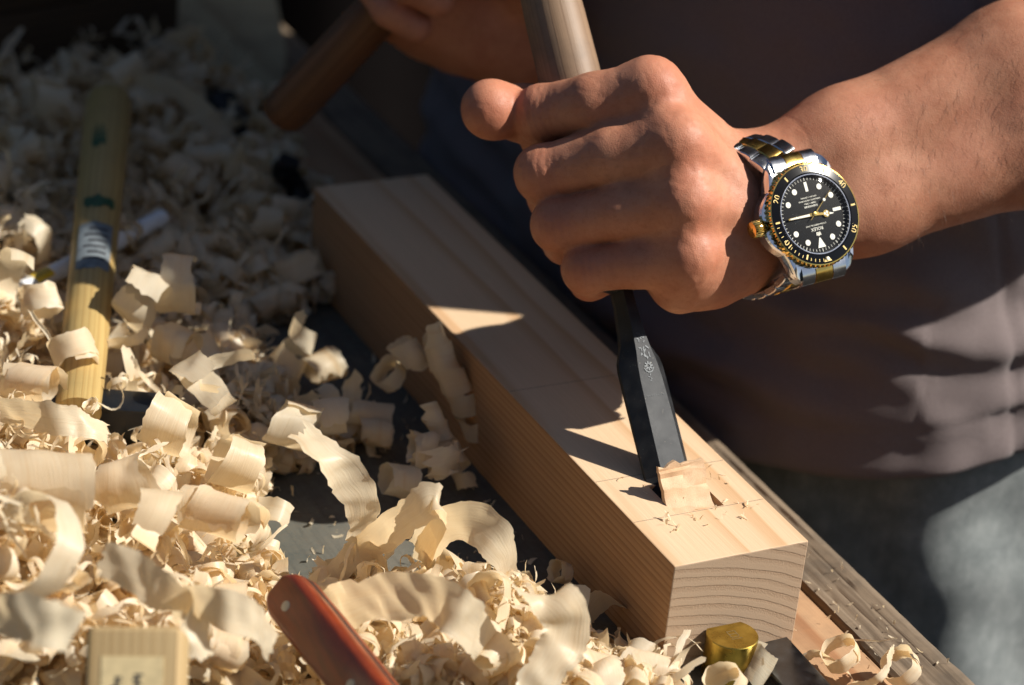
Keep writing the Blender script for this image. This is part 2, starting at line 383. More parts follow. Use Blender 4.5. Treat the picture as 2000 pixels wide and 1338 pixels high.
def vnz(a, b): return math.sin(a * 1.7 + 3 * b) * math.sin(b * 2.9 - a)
def make_chip():
    rs = np.random.RandomState(5); nw, nl = 9, 12; top = []; bot = []
    path = [(36.0, -5.6), (37.6, -4.2), (39.2, -2.6), (41, -.6), (42.6, 1.2), (44.0, 3.2), (45.4, 5.4), (46.8, 7.4), (47.8, 9.0), (48.4, 10.0), (48.9, 11.1), (49.1, 11.8)]
    path = A(path) + A([1.6, .2]); tn = np.gradient(path, axis=0); tn /= np.linalg.norm(tn, axis=1)[:, None]; nr = np.stack([-tn[:, 1], tn[:, 0]], 1) * -1
    for i in range(nl):
        for j in range(nw):
            s = j / (nw - 1); x = 19.0 + 20.2 * s + rs.randn() * .12 + (i / nl) * -.6; br = 1.0 if 3 < i < 9 else .4
            k = .45 * math.sin(i * 2.1 + (s > .5) * 1.3 + 2 * s) * br + .5 * vnz(i * 1.3, s * 3)
            p = path[i] + nr[i] * (k + rs.randn() * .14); q = p - nr[i] * (2.6 - .12 * i)
            e = (rs.randn() * .7 if i == nl - 1 else 0)
            top.append((x, p[0] + e * .3, p[1] + e + 1.4 * s * (i / nl))); bot.append((x + .2, q[0], q[1] + e + 1.4 * s * (i / nl)))
    v = A(top + bot); N = nw * nl; f = []
    g = lambda i, j, k: k * N + i * nw + j
    for i in range(nl - 1):
        for j in range(nw - 1):
            f.append((g(i, j, 0), g(i, j + 1, 0), g(i + 1, j + 1, 0), g(i + 1, j, 0))); f.append((g(i, j, 1), g(i + 1, j, 1), g(i + 1, j + 1, 1), g(i, j + 1, 1)))
        for j, r in ((0, 1), (nw - 1, -1)):
            f.append((g(i, j, 0), g(i + 1, j, 0), g(i + 1, j, 1), g(i, j, 1))[::r])
    for i, r in ((0, -1), (nl - 1, 1)):
        for j in range(nw - 1): f.append((g(i, j, 0), g(i, j + 1, 0), g(i, j + 1, 1), g(i, j, 1))[::r])
    o = mesh_obj('wood_chip', v - A([30, 40, 0]), f, MT['chip'], smooth=False, loc=(30, 40, 0)); auto_smooth(o, 28)
    bm = bmesh.new(); bm.from_mesh(o.data); bmesh.ops.recalc_face_normals(bm, faces=bm.faces); bm.to_mesh(o.data); bm.free()
    tag(o, 'thick square chip of pine curling up in front of the chisel edge', 'wood chip')
make_chip()

# ------------------------------------------------------------------ distance-field modelling for the body
class Field:
    def __init__(self, lo, hi, h):
        self.lo = A(lo, float); self.h = h
        self.n = np.ceil((A(hi, float) - self.lo) / h).astype(int) + 1
        self.D = np.full(self.n, 60., np.float32)
        self.ax = [self.lo[i] + h * np.arange(self.n[i], dtype=np.float32) for i in range(3)]
    def region(self, lo, hi):
        a = np.clip(np.floor((A(lo) - self.lo) / self.h).astype(int), 0, self.n - 1)
        b = np.clip(np.ceil((A(hi) - self.lo) / self.h).astype(int) + 1, 1, self.n)
        sl = tuple(slice(int(a[i]), int(b[i])) for i in range(3))
        P = np.stack(np.meshgrid(*[self.ax[i][sl[i]] for i in range(3)], indexing='ij'), -1)
        return sl, P
    def add(self, fn, lo, hi, k=4., sub=False):
        """fn(P) -> distance; smooth union (or subtraction) with blend k (number or function of P)"""
        sl, P = self.region(A(lo) - 14, A(hi) + 14)
        if P.size == 0: return
        d = fn(P).astype(np.float32); D = self.D[sl]; kk = k(P).astype(np.float32) if callable(k) else k
        if sub:
            h = np.maximum(kk - np.abs(D + d), 0) / kk; self.D[sl] = np.maximum(D, -d) + h * h * kk * .25
        else:
            h = np.maximum(kk - np.abs(D - d), 0) / kk; self.D[sl] = np.minimum(D, d) - h * h * kk * .25
    def cone(self, a, b, ra, rb, k=4., sub=False):
        a = A(a, float); b = A(b, float); r = max(ra, rb)
        self.add(lambda P: cone_d(P, a, b, ra, rb), np.minimum(a, b) - r, np.maximum(a, b) + r, k, sub)
    def chain(self, pts, rad, k=4., kin=4.):
        pts = [A(p, float) for p in pts]; r = max(rad)
        def fn(P):
            d = cone_d(P, pts[0], pts[1], rad[0], rad[1])
            for i in range(1, len(pts) - 1): d = smin(d, cone_d(P, pts[i], pts[i + 1], rad[i], rad[i + 1]), kin)
            return d
        self.add(fn, np.min(pts, 0) - r, np.max(pts, 0) + r, k)
    def ell(self, c, ax, rad, k=4., sub=False):
        c = A(c, float); ax = A(ax, float); rad = A(rad, float)
        def fn(P):
            q = (P - c) @ ax.T.astype(np.float32); k0 = np.linalg.norm(q / rad, axis=-1); k1 = np.linalg.norm(q / rad ** 2, axis=-1)
            return k0 * (k0 - 1) / np.maximum(k1, 1e-6)
        r = rad.max(); self.add(fn, c - r, c + r, k, sub)
    def mesh(self):
        """naive surface nets"""
        D = self.D; s = D < 0; nx, ny, nz = D.shape
        cnt = np.zeros((nx - 1, ny - 1, nz - 1), np.int16)
        for dx in (0, 1):
            for dy in (0, 1):
                for dz in (0, 1): cnt += s[dx:nx - 1 + dx, dy:ny - 1 + dy, dz:nz - 1 + dz]
        act = (cnt > 0) & (cnt < 8); I = np.argwhere(act); vid = np.full(act.shape, -1, np.int64); vid[act] = np.arange(len(I))
        acc = np.zeros((len(I), 3)); num = np.zeros(len(I)); cor = {}
        for c in np.ndindex(2, 2, 2): cor[c] = D[I[:, 0] + c[0], I[:, 1] + c[1], I[:, 2] + c[2]].astype(float)
        for c in np.ndindex(2, 2, 2):
            for a in range(3):
                if c[a]: continue
                e = list(c); e[a] = 1; u, w = cor[c], cor[tuple(e)]; x = (u < 0) != (w < 0)
                t = np.where(x, u / np.where(x, u - w, 1), 0); p = np.tile(A(c, float), (len(I), 1)); p[:, a] += t
                acc += p * x[:, None]; num += x
        V = self.lo + self.h * (I + acc / num[:, None]); F = []
        for a in range(3):
            b, c = (a + 1) % 3, (a + 2) % 3; sl0 = [slice(None)] * 3; sl1 = [slice(None)] * 3
            sl0[a] = slice(0, -1); sl1[a] = slice(1, None); s0, s1 = s[tuple(sl0)], s[tuple(sl1)]
            E = np.argwhere(s0 != s1); E = E[(E[:, b] > 0) & (E[:, c] > 0) & (E[:, b] < self.n[b] - 1) & (E[:, c] < self.n[c] - 1)]
            def at(db, dc):
                q = E.copy(); q[:, b] += db; q[:, c] += dc; return vid[q[:, 0], q[:, 1], q[:, 2]]
            Q = np.stack([at(-1, -1), at(0, -1), at(0, 0), at(-1, 0)], 1)
            inv = ~s0[E[:, 0], E[:, 1], E[:, 2]]; Q[inv] = Q[inv][:, ::-1]; F.append(Q)
        return V, np.concatenate(F)
def smin(a, b, k):
    h = np.maximum(k - np.abs(a - b), 0) / k; return np.minimum(a, b) - h * h * k * .25
def cone_d(P, a, b, ra, rb):
    ba = (b - a).astype(np.float32); pa = P - a.astype(np.float32); t = np.clip((pa @ ba) / float(ba @ ba), 0, 1)
    return np.linalg.norm(pa - t[..., None] * ba, axis=-1) - (ra + (rb - ra) * t)
def largest(V, F):
    lab = np.arange(len(V))
    while True:
        m = lab[F].min(1); new = lab.copy()
        for i in range(4): np.minimum.at(new, F[:, i], m)
        new = new[new]
        if (new == lab).all(): break
        lab = new
    u, c = np.unique(lab, return_counts=True); keep = lab == u[c.argmax()]
    idx = np.cumsum(keep) - 1; F = F[keep[F[:, 0]]]; return V[keep], idx[F]
def vnormals(V, F):
    n = np.zeros_like(V); q = V[F]; fn = np.cross(q[:, 2] - q[:, 0], q[:, 3] - q[:, 1])
    for i in range(4): np.add.at(n, F[:, i], fn)
    return n / np.maximum(np.linalg.norm(n, axis=1), 1e-9)[:, None]
def relax(V, F, it=2, lam=.5):
    for _ in range(it):
        s = np.zeros_like(V); c = np.zeros(len(V))
        for i in range(4):
            np.add.at(s, F[:, i], V[F[:, (i + 1) % 4]]); np.add.at(s, F[:, i], V[F[:, (i + 3) % 4]]); np.add.at(c, F[:, i], 2)
        V = V + lam * (s / c[:, None] - V)
    return V
_rs = np.random.RandomState(77); _G = _rs.rand(32, 32, 32)
def vnoise(P, s):
    q = np.asarray(P) / s; i = np.floor(q).astype(int); f = q - i; f = f * f * (3 - 2 * f); r = 0
    for c in np.ndindex(2, 2, 2):
        w = np.prod([f[..., a] if c[a] else 1 - f[..., a] for a in range(3)], 0)
        r = r + w * _G[(i[..., 0] + c[0]) % 32, (i[..., 1] + c[1]) % 32, (i[..., 2] + c[2]) % 32]
    return r * 2 - 1

# ---- joints of the left hand (pixel, pixel, depth), radii in mm
J = dict(
    idx=([(1268, 178, 1112), (1160, 203, 1118), (1058, 222, 1130), (1066, 270, 1153), (1122, 272, 1162)], [12.7, 12.2, 11.4, 10.2, 9.0]),
    mid=([(1318, 284, 1103), (1195, 303, 1111), (1062, 340, 1122), (1080, 384, 1147), (1136, 380, 1156)], [13.2, 12.2, 11.6, 10.2, 9.0]),
    rng=([(1332, 396, 1102), (1215, 412, 1110), (1092, 440, 1119), (1108, 470, 1143), (1160, 462, 1152)], [12.6, 11.2, 10.7, 9.8, 8.6]),
    pky=([(1338, 505, 1106), (1245, 513, 1112), (1146, 527, 1118), (1152, 546, 1138), (1196, 536, 1148)], [11.6, 10.1, 9.5, 8.6, 7.8]))
WR = Pd(1508, 398, 1146); FA = unit([.92, -.12, .335]); ELB = WR + FA * 245
FUP = unit(-RC[1] - FA * np.dot(-RC[1], FA)); FN = np.cross(FA, FUP); FN = FN if np.dot(FN, -RC[2]) > 0 else -FN
SHO = A([350., 98., 416.])

def build_hand():
    pts = {k: [Pd(*p) for p in v[0]] for k, v in J.items()}; rad = {k: v[1] for k, v in J.items()}
    allp = np.concatenate([A(v) for v in pts.values()] + [A([WR])])
    F = Field(A([-40, 20, 25]), A([372, 200, 246]), 1.1)
    base = dict(idx=Pd(1436, 336, 1132), mid=Pd(1446, 376, 1123), rng=Pd(1448, 426, 1121), pky=Pd(1436, 478, 1124))
    # back of the hand and palm
    for k, r1, r2 in (('idx', 11.2, 11.5), ('mid', 11.8, 12.5), ('rng', 11.5, 12.5), ('pky', 10.8, 12.5)):
        F.cone(pts[k][0] + RC[2] * 2, base[k], r1, r2, 9)
    F.cone(Pd(1285, 240, 1134), Pd(1440, 360, 1142), 14, 16, 10); F.cone(Pd(1300, 330, 1130), Pd(1450, 400, 1136), 15, 17, 10)
    F.cone(Pd(1310, 430, 1130), Pd(1450, 440, 1136), 15, 17, 10)
    F.cone(Pd(1328, 556, 1118), Pd(1438, 505, 1132), 11.8, 15.5, 9); F.cone(Pd(1300, 520, 1130), Pd(1420, 480, 1138), 12, 15, 9)
    F.cone(Pd(1395, 545, 1122), Pd(1462, 470, 1128), 9.5, 15, 10)
    # thumb
    th = [Pd(1430, 340, 1146), Pd(1255, 262, 1164), Pd(1110, 232, 1160), Pd(1025, 222, 1146), Pd(956, 213, 1130)]
    F.chain(th, [16, 14, 12.2, 11.4, 11.2], 6, 5)
    ta = unit(th[4] - th[3]); tb = unit(RC[1] - ta * np.dot(RC[1], ta)); F.ell(th[4] - ta * 2, [ta, tb, np.cross(ta, tb)], (12.8, 12.2, 10.4), 4)
    # fingers: deep creases between them, broad blends at the knuckles
    for k in ('idx', 'mid', 'rng', 'pky'):
        p, r = pts[k], rad[k]; a, d = p[0], p[2] - p[0]
        kf = lambda P, a=a, d=d: np.clip(1 - ((P - a) @ d) / (d @ d) * 1.6, .0, 1) * 9.5 + 1.1
        F.chain(p, r, kf, 3.0)
    # knuckle heads, extensor tendons, veins
    for k, r in (('idx', 8.2), ('mid', 8.8), ('rng', 8.2), ('pky', 7.6)):
        kp = pts[k][0] - RC[2] * 2.9 + RC[0] * 2.2 - RC[1] * 1.0
        F.cone(kp, kp + (base[k] - kp) * .12, r, r - 1, 6)
        b = base[k] - RC[2] * 7 + RC[0] * 3
        F.cone(kp - RC[2] * 3.6 + RC[0] * 2.5, kp + (b - kp) * .7, 3.6, 2.6, 6)
        pp = pts[k][2]; F.cone(pp - RC[2] * 2.2 - RC[0] * 1.2 - RC[1] * 1.2, pp + RC[2] * 3 - RC[0] * 1.0, r - .4, r - 1.2, 5)
    # wrist and forearm (two bones side by side)
    e = ELB
    for sgn, rw, re in ((1, 19.5, 26), (-1, 19.5, 27)):
        F.cone(WR + FUP * 11.0 * sgn, WR + FA * 38 + FUP * 13.5 * sgn, rw, rw + .5, 10)
        F.cone(WR + FA * 38 + FUP * 13.5 * sgn, WR + FA * 120 + FUP * 15 * sgn, rw + .5, re, 12)
        F.cone(WR + FA * 120 + FUP * 15 * sgn, e + FUP * 9 * sgn, re, re - 1, 14)
    F.cone(WR - FA * 22 + FN * 2, WR, 20, 20, 12)
    F.cone(WR + FA * 22 - FUP * 15 + FN * 8, WR + FA * 30 - FUP * 15 + FN * 8, 9.5, 9, 9)       # ulna head
    F.cone(e, SHO, 33, 40, 22)
    V, Q = largest(*F.mesh()); V = relax(V, Q, 2, .45); N = vnormals(V, Q)
    # fine relief: knuckle folds, wrist creases
    disp = np.zeros(len(V)); red = np.zeros(len(V))
    for k in pts:
        p = pts[k]; ax = unit(p[2] - p[0]); dd = np.linalg.norm(V - (p[2] - RC[2] * 6), axis=1); s = (V - p[2]) @ ax
        m = np.exp(-(dd / 9.0) ** 2); disp += -.42 * m * np.clip(np.sin(s * 2.1 + 2.2 * vnoise(V, 7)) * 2 - .9, 0, 1); red += .75 * m
        m = np.exp(-(np.linalg.norm(V - (p[0] - RC[2] * 9 + RC[0] * 5), axis=1) / 12) ** 2); red += .6 * m; disp += .22 * m * vnoise(V, 3.2)
        red += .5 * np.exp(-(np.linalg.norm(V - p[3], axis=1) / 12) ** 2)
    red += .9 * np.exp(-(np.linalg.norm(V - th[4], axis=1) / 17) ** 2)
    sw = (V - WR) @ FA; m = np.exp(-((sw + 8) / 7) ** 2); disp += -.16 * m * np.clip(np.sin(sw * 1.15 + 2.4 * vnoise(V, 11)) * 2 - .6, 0, 1)
    disp += .10 * vnoise(V, 5.) + .3 * vnoise(V, 22.) - .14 * np.clip(np.abs(vnoise(V + 50, 7.)) * -6 + 1, 0, 1) * (((V - WR) @ FA) < 20)
    V = V + N * disp[:, None]
    return V, Q, np.clip(red, 0, 1)

def m_skin():
    t = NT('skin'); oc = t.obj(); at = t.n('Attribute', attribute_name='redness').outputs['Fac']
    a = t.noise(oc, 70, 4, .6); b = t.noise(oc, 420, 3, .6); v = t.n('TexVoronoi', {'Vector': oc, 'Scale': 1900.}).outputs[0]; p = t.noise(oc, 3600, 2)
    c = t.mix(t.rng(a, .35, .65, 0, 1), (.45, .185, .105), (.55, .26, .155))
    c = t.mix(t.rng(t.noise(oc, 26, 3), .42, .62, 0, .35), c, (.50, .205, .13))
    c = t.mix(t.rng(b, .5, .8, 0, .45), c, (.34, .13, .065))
    c = t.mix(t.math('MULTIPLY', at, .55), c, (.45, .125, .07))
    h = t.math('ADD', t.math('MULTIPLY', v, .7), t.math('MULTIPLY', p, .5))
    lines = t.noise(t.mapped(oc, (1, .25, 1)), 900, 2)
    h = t.math('ADD', h, t.math('MULTIPLY', lines, .5))
    t.bsdf(Base_Color=c, Roughness=t.rng(b, .3, .7, .46, .62), Specular_IOR_Level=.36, Normal=t.bump(t.math('ADD', h, t.math('MULTIPLY', t.noise(oc, 620, 4, .7), 1.2)), .26, .0004),
           Subsurface_Weight=.12, Subsurface_Radius=(.006, .0022, .0012), Subsurface_Scale=1.0)
    return t.m
MT['skin'] = m_skin()

PO = A([256., 300., -900.])                     # where the person stands
person = thing('person', 'person in a grey T-shirt bending over the bench, chisel in one fist', 'person', loc=PO)
HV, HQ, HR = build_hand()

# ------------------------------------------------------------------ rest of the person
TL = A([-16., 365., 33.]); AXR = unit([.5, -.3, .8])          # butt of the raised hammer and its direction
vw = unit(CT + CD * 130 - CAM); L2 = unit(-(vw - CD * np.dot(vw, CD))); L1 = np.cross(CD, L2)
vw = unit(TL + AXR * 60 - CAM); R2 = unit(-(vw - AXR * np.dot(vw, AXR))); R1 = np.cross(AXR, R2)
_c, _s = math.cos(.95), math.sin(.95); R1, R2 = _c * R1 - _s * R2, _s * R1 + _c * R2
RO = TL + AXR * (76 - 88)
def to_right(V):
    q = V - CT; return RO + np.outer(q @ L1, R1) + np.outer(q @ CD, AXR) - np.outer(q @ L2, R2)
WRR = to_right(WR[None])[0]
SHR = A([300., 560., 385.]); ELR = A([290., 620., 175.])

def coarse_body():
    F = Field((30, 60, -190), (430, 720, 720), 5.0)
    zc = 243.; u = (zc - ELB[2]) / (SHO[2] - ELB[2]); pc = ELB + (SHO - ELB) * u; rc = 34 + 8 * u
    F.cone(pc - unit(SHO - ELB) * 4, SHO, rc, 40, 10)
    fd = unit(ELR - WRR)
    F.cone(WRR + fd * 14, WRR + fd * 110, 24, 33, 10); F.cone(WRR + fd * 110, ELR, 33, 32, 14)
    F.cone(ELR, SHR, 34, 42, 20)
    F.ell((252, 322, -90), EYE, (112, 190, 130), 30); F.ell((255, 340, 60), EYE, (100, 170, 170), 30); F.ell((252, 360, 260), EYE, (100, 150, 180), 40)
    F.cone(SHO, (255, 362, 430), 42, 40, 40); F.cone(SHR, (255, 362, 430), 42, 40, 40)
    F.cone((245, 362, 430), (195, 362, 520), 56, 52, 25)
    hd = unit([-.55, 0, -.62]); hu = unit([-.62, 0, .55] ); hu = unit(np.cross(hd, (0, 1, 0))); hu = hu if hu[2] > 0 else -hu
    hc = A([160., 375., 580.])
    F.ell(hc, [hd, (0, 1, 0), hu], (98, 76, 112), 15); F.ell(hc + hd * 42 - hu * 62, [hd, (0, 1, 0), hu], (52, 56, 58), 18)
    F.cone(hc + hd * 92 + hu * 4, hc + hd * 112 - hu * 34, 9, 15, 8)
    for s in (-1, 1):
        F.ell(hc + A([0, s * 78., 0]) - hu * 12 - hd * 8, [hd, (0, 1, 0), hu], (18, 9, 32), 6)
        F.ell(hc + hd * 96 + A([0, s * 32., 0]) + hu * 2, [hd, (0, 1, 0), hu], (12, 17, 12), 8, sub=True)
        F.ell(hc + hd * 84 + A([0, s * 32., 0]) + hu * 2, [hd, (0, 1, 0), hu], (12, 13, 10), 4)
    F.cone(hc + hd * 92 + A([0, -24, 0]) - hu * 66, hc + hd * 92 + A([0, 24, 0]) - hu * 66, 6, 6, 6)
    F.ell(hc + hd * 104 - hu * 62, [hd, (0, 1, 0), hu], (14, 24, 1.6), 2, sub=True)
    V, Q = largest(*F.mesh()); V = relax(V, Q, 2, .5)
    return V, Q, pc, fd, hc, hd, hu
CV, CQ, PCUT, FDR, HC, HDIR, HUP = coarse_body()
def make_body():
    bm = bmesh.new(); lay = bm.verts.layers.float.new('redness')
    def put(V, Q, red=None, flip=False):
        vs = [bm.verts.new(p) for p in (V - PO) * .001]
        if red is not None:
            for v, r in zip(vs, red): v[lay] = float(r)
        for q in Q:
            try: bm.faces.new([vs[i] for i in (q[::-1] if flip else q)])
            except ValueError: pass
        return vs
    # left hand and arm, open at the top of the upper arm
    put(HV, HQ, HR)
    # trunk, open where the arms join on
    kill = np.zeros(len(CV), bool)
    kill |= (CV[:, 2] < 252) & (np.linalg.norm(CV[:, :2] - PCUT[:2], axis=1) < 60) & (CV[:, 2] > 195) & (CV[:, 1] < PCUT[1] + 48) & (CV[:, 0] > PCUT[0] - 46)
    kill |= ((CV - WRR) @ FDR < 22) & (np.linalg.norm(CV - WRR, axis=1) < 70)
    keep = ~kill[CQ].any(1); Q = CQ[keep]; used = np.zeros(len(CV), bool); used[Q.ravel()] = True; ix = np.cumsum(used) - 1
    Vc, Qc = largest(CV[used], ix[Q]); put(Vc, Qc)
    # right hand, mirrored
    s = (HV - WR) @ FA; k = (s < 6); keep = k[HQ].all(1); Q = HQ[keep]; used = np.zeros(len(HV), bool); used[Q.ravel()] = True; ix = np.cumsum(used) - 1
    Vr, Qr = largest(HV[used], ix[Q]); put(to_right(Vr), Qr, None, True)
    be = [e for e in bm.edges if len(e.link_faces) == 1]
    loops = []; left = set(be)
    while left:
        e = left.pop(); st = [e]; lp = [e]
        while st:
            x = st.pop()
            for v in x.verts:
                for y in v.link_edges:
                    if y in left: left.discard(y); lp.append(y); st.append(y)
        c = np.mean([[q for q in v.co] for z in lp for v in z.verts], 0) * 1000 + PO; loops.append((lp, c))
    for target in (PCUT, WRR + FDR * 14):
        near = sorted([l for l in loops if len(l[0]) > 12], key=lambda l: np.linalg.norm(l[1] - target))[:2]
        try: bmesh.ops.bridge_loops(bm, edges=near[0][0] + near[1][0])
        except Exception as ex: print('bridge failed', ex, [(len(l[0]), l[1]) for l in loops])
    bmesh.ops.recalc_face_normals(bm, faces=bm.faces)
    me = bpy.data.meshes.new('body'); bm.to_mesh(me); bm.free(); me.materials.append(MT['skin'])
    me.polygons.foreach_set('use_smooth', np.ones(len(me.polygons), bool))
    o = bpy.data.objects.new('body', me); COL.objects.link(o); o.parent = person
    return o
make_body()
def arm_hair():
    rs = np.random.RandomState(9); k = (HV - WR) @ FA; nn = vnormals(HV, HQ); ok = np.where((k > 40) & (k < 215) & (nn @ -RC[2] > .05))[0]; V = []; F = []
    for i in rs.choice(ok, 1300):
        p = HV[i] - PO; n = nn[i]; d = unit(-FUP * rs.uniform(.4, 1.1) - FA * rs.uniform(-.2, .5) + n * .35 + rs.randn(3) * .2); L = rs.uniform(4, 9); s = unit(np.cross(d, n)); b = len(V)
        for t, r in ((0, .03), (.5, .024), (1, .006)):
            q = p + d * L * t - n * (L * .22 * t * t) + n * .02
            V += [q + s * r, q - s * .5 * r + n * r, q - s * .5 * r - n * r]
        for a in (0, 3): F += [(b + a, b + a + 1, b + a + 4, b + a + 3), (b + a + 1, b + a + 2, b + a + 5, b + a + 4), (b + a + 2, b + a, b + a + 3, b + a + 5)]
    o = mesh_obj('arm_hair', V, F, simple('fine_brown_hair', (.16, .085, .05), .4), person); o['kind'] = 'stuff'
arm_hair()

def m_cloth(name, c1, c2, weave=1500, mott=0.0, c3=None):
    t = NT(name); oc = t.obj(); w = t.noise(oc, weave, 3, .7); a = t.noise(oc, 30, 5, .6); b = t.noise(t.mapped(oc, (1, 1, .25)), 260, 3)
    c = t.mix(t.rng(w, .3, .7, 0, 1), c1, c2)
    if c3: c = t.mix(t.math('MULTIPLY', t.rng(t.noise(oc, 90, 5, .65), .4, .65, 0, 1), mott), c, c3); c = t.mix(t.rng(b, .45, .7, 0, mott * .6), c, c1)
    t.bsdf(Base_Color=c, Roughness=.9, Specular_IOR_Level=.15, Normal=t.bump(t.math('ADD', w, t.math('MULTIPLY', a, .8)), .4, .0008), Sheen_Weight=.15); return t.m
MT['shirt'] = m_cloth('grey_mauve_jersey', (.145, .115, .112), (.205, .165, .162))
MT['trousers'] = m_cloth('faded_grey_green_denim', (.135, .152, .155), (.24, .262, .26), 1100, .6, (.33, .35, .345))
MT['hair'] = simple('black_hair', (.02, .016, .014), .45, var=.3, scale=600, bump=.5)

def cloth_loft(name, fn, nu, nv, mat, thick=1.6):
    """fn(u, v) -> points; u runs round, v runs up"""
    U, W = np.meshgrid(np.linspace(0, 2 * np.pi, nu, endpoint=False), np.linspace(0, 1, nv)); P = fn(U, W).reshape(-1, 3)
    i = np.arange(nv - 1)[:, None] * nu; j = np.arange(nu)[None, :]; k = (j + 1) % nu
    Q = np.stack([i + j, i + k, i + nu + k, i + nu + j], -1).reshape(-1, 4)
    N = vnormals(P, Q); In = P - N * thick; n = len(P)
    Q2 = Q[:, ::-1] + n; j = np.arange(nu); k = (j + 1) % nu
    rim = np.stack([k, j, j + n, k + n], 1); t0 = (nv - 1) * nu; rim2 = np.stack([t0 + j, t0 + k, t0 + k + n, t0 + j + n], 1)
    return mesh_obj(name, np.concatenate([P, In]) - PO, np.concatenate([Q, Q2, rim, rim2]), mat, person)
def shirt_fn(U, W):
    # u = 0 looks towards -x (his front), u = pi/2 towards -y (his left side, nearest the camera)
    cx = np.interp(W, [0, .25, .6, .9, 1], [250, 250, 250, 245, 236]); a = np.interp(W, [0, .12, .3, .6, .86, .95, 1], [134, 131, 124, 124, 118, 96, 62]); b = np.interp(W, [0, .12, .3, .6, .86, .95, 1], [250, 240, 214, 188, 182, 140, 66])
    cy = np.interp(W, [0, .25, .6, .9, 1], [345, 362, 380, 380, 375])
    zh = -52 - 30 * np.cos(U) + 8 * np.sin(U); z = zh + (452 - zh) * W
    ex = 2 / 2.6; cu, su = np.cos(U), np.sin(U)
    x = cx - a * np.sign(cu) * np.abs(cu) ** ex; y = cy - b * np.sign(su) * np.abs(su) ** ex
    P = np.stack([x, y, z], -1); side = np.clip(su, 0, 1)
    lowm = np.clip(1 - (z + 60) / 190, 0, 1)
    ph = z / 5.2 + 2.2 * cu + 1.8 * vnoise(P, 60.) + 1.2 * vnoise(P, 26.)
    d = 4.2 * np.sin(ph) * lowm * (.35 + .65 * (vnoise(P + 31, 48.) * .5 + .5)) * np.clip((z - zh - 8) / 18, .12, 1)
    d += 6 * vnoise(P, 95.) + 2.4 * vnoise(P + 9, 34.) * (.4 + lowm) + 1.2 * vnoise(P + 5, 13.)
    d += 2.6 * np.sin(z / 3.4 + (x - 200) / 40 + 2.2 * vnoise(P, 45.)) * np.exp(-((z - 2) / 34) ** 2) * side * (.4 + .6 * (vnoise(P + 3, 30.) > -.1))
    dg = (z - 40) / 11 + (x - 250) / 26; d += 1.4 * np.sin(dg + vnoise(P, 40.) * 1.5) * np.exp(-((z - 40) / 70) ** 2) * side
    hz = z - zh; d += 1.0 * np.exp(-((hz - 4) / 4.) ** 2) - .9 * np.exp(-((hz - 21) / 1.6) ** 2)
    sm = (x - 236) + (z + 20) * .06; d -= 1.8 * np.exp(-(sm / 2.4) ** 2) * side
    nx = -np.sign(cu) * np.abs(cu) / a; ny = -np.sign(su) * np.abs(su) / b; l = np.sqrt(nx ** 2 + ny ** 2)
    P[..., 0] += d * nx / l; P[..., 1] += d * ny / l
    return P
shirt = cloth_loft('shirt', shirt_fn, 420, 230, MT['shirt'])
def sleeve(sh, el, out):
    d = unit(el - sh); s = unit(np.cross(d, (0, 1, 0))); t = np.cross(s, d)
    def fn(U, W):
        c = sh - d * 14 + d * 150 * (1 - W)[..., None] + A(out) * np.clip((1 - W) * 1.6, 0, 1)[..., None]; r = np.interp(W, [0, .22, .5, 1], [42, 42, 43, 50])
        P = c + r[..., None] * (np.cos(U)[..., None] * s + np.sin(U)[..., None] * t); return P + (6 * vnoise(P, 40.))[..., None] * unit(P - c - 1e-3).reshape(P.shape) if False else P + (1.6 * vnoise(P, 30.))[..., None] * (np.cos(U)[..., None] * s + np.sin(U)[..., None] * t)
    return cloth_loft('sleeve', fn, 72, 40, MT['shirt'])
sleeve(SHO, ELB, (3, 3, 0)); sleeve(SHR, ELR, (0, 0, 0))
def trouser_fn(U, W):
    z = -20 - 230 * (1 - W); a = np.interp(W, [0, 1], [126, 124]); b = np.interp(W, [0, 1], [240, 234]); cu, su = np.cos(U), np.sin(U)
    x = 256 - a * np.sign(cu) * np.abs(cu) ** .8; y = 345 - b * np.sign(su) * np.abs(su) ** .85; P = np.stack([x, y, z], -1)
    d = 6 * vnoise(P, 70.) + 3 * vnoise(P + 5, 28.) + 2.5 * np.sin((x - 256) / 14 + z / 40 + 1.4 * vnoise(P, 50.)); l = np.sqrt((cu / a) ** 2 + (su / b) ** 2)
    P[..., 0] -= d * cu / a / l; P[..., 1] -= d * su / b / l; return P
tr = cloth_loft('trousers', trouser_fn, 240, 90, MT['trousers'])
for s in (-1, 1):
    def leg_fn(U, W, s=s):
        z = -235 - 635 * (1 - W); r = np.interp(W, [0, .5, 1], [58, 72, 92]); P = np.stack([256 - r * 1.25 * np.cos(U), 345 + s * 118 - r * np.sin(U), z], -1)
        d = 4 * vnoise(P, 50.); P[..., 0] -= d * np.cos(U); P[..., 1] -= d * np.sin(U); return P
    cloth_loft('trouser_leg', leg_fn, 60, 60, MT['trousers'])
    rings = []
    for x, w, h in ((185, 10, 8), (195, 30, 22), (230, 42, 40), (290, 44, 70), (350, 42, 82), (400, 34, 70), (410, 20, 40)):
        th = np.linspace(0, 2 * np.pi, 20, endpoint=False)
        rings.append(np.stack([np.full(20, x - 74.), 345 + s * 118 + w * np.cos(th), -899 + h * np.maximum(0, .5 + .5 * np.sin(th))], 1) - PO)
    loft('shoe', rings, MT['black'], person)
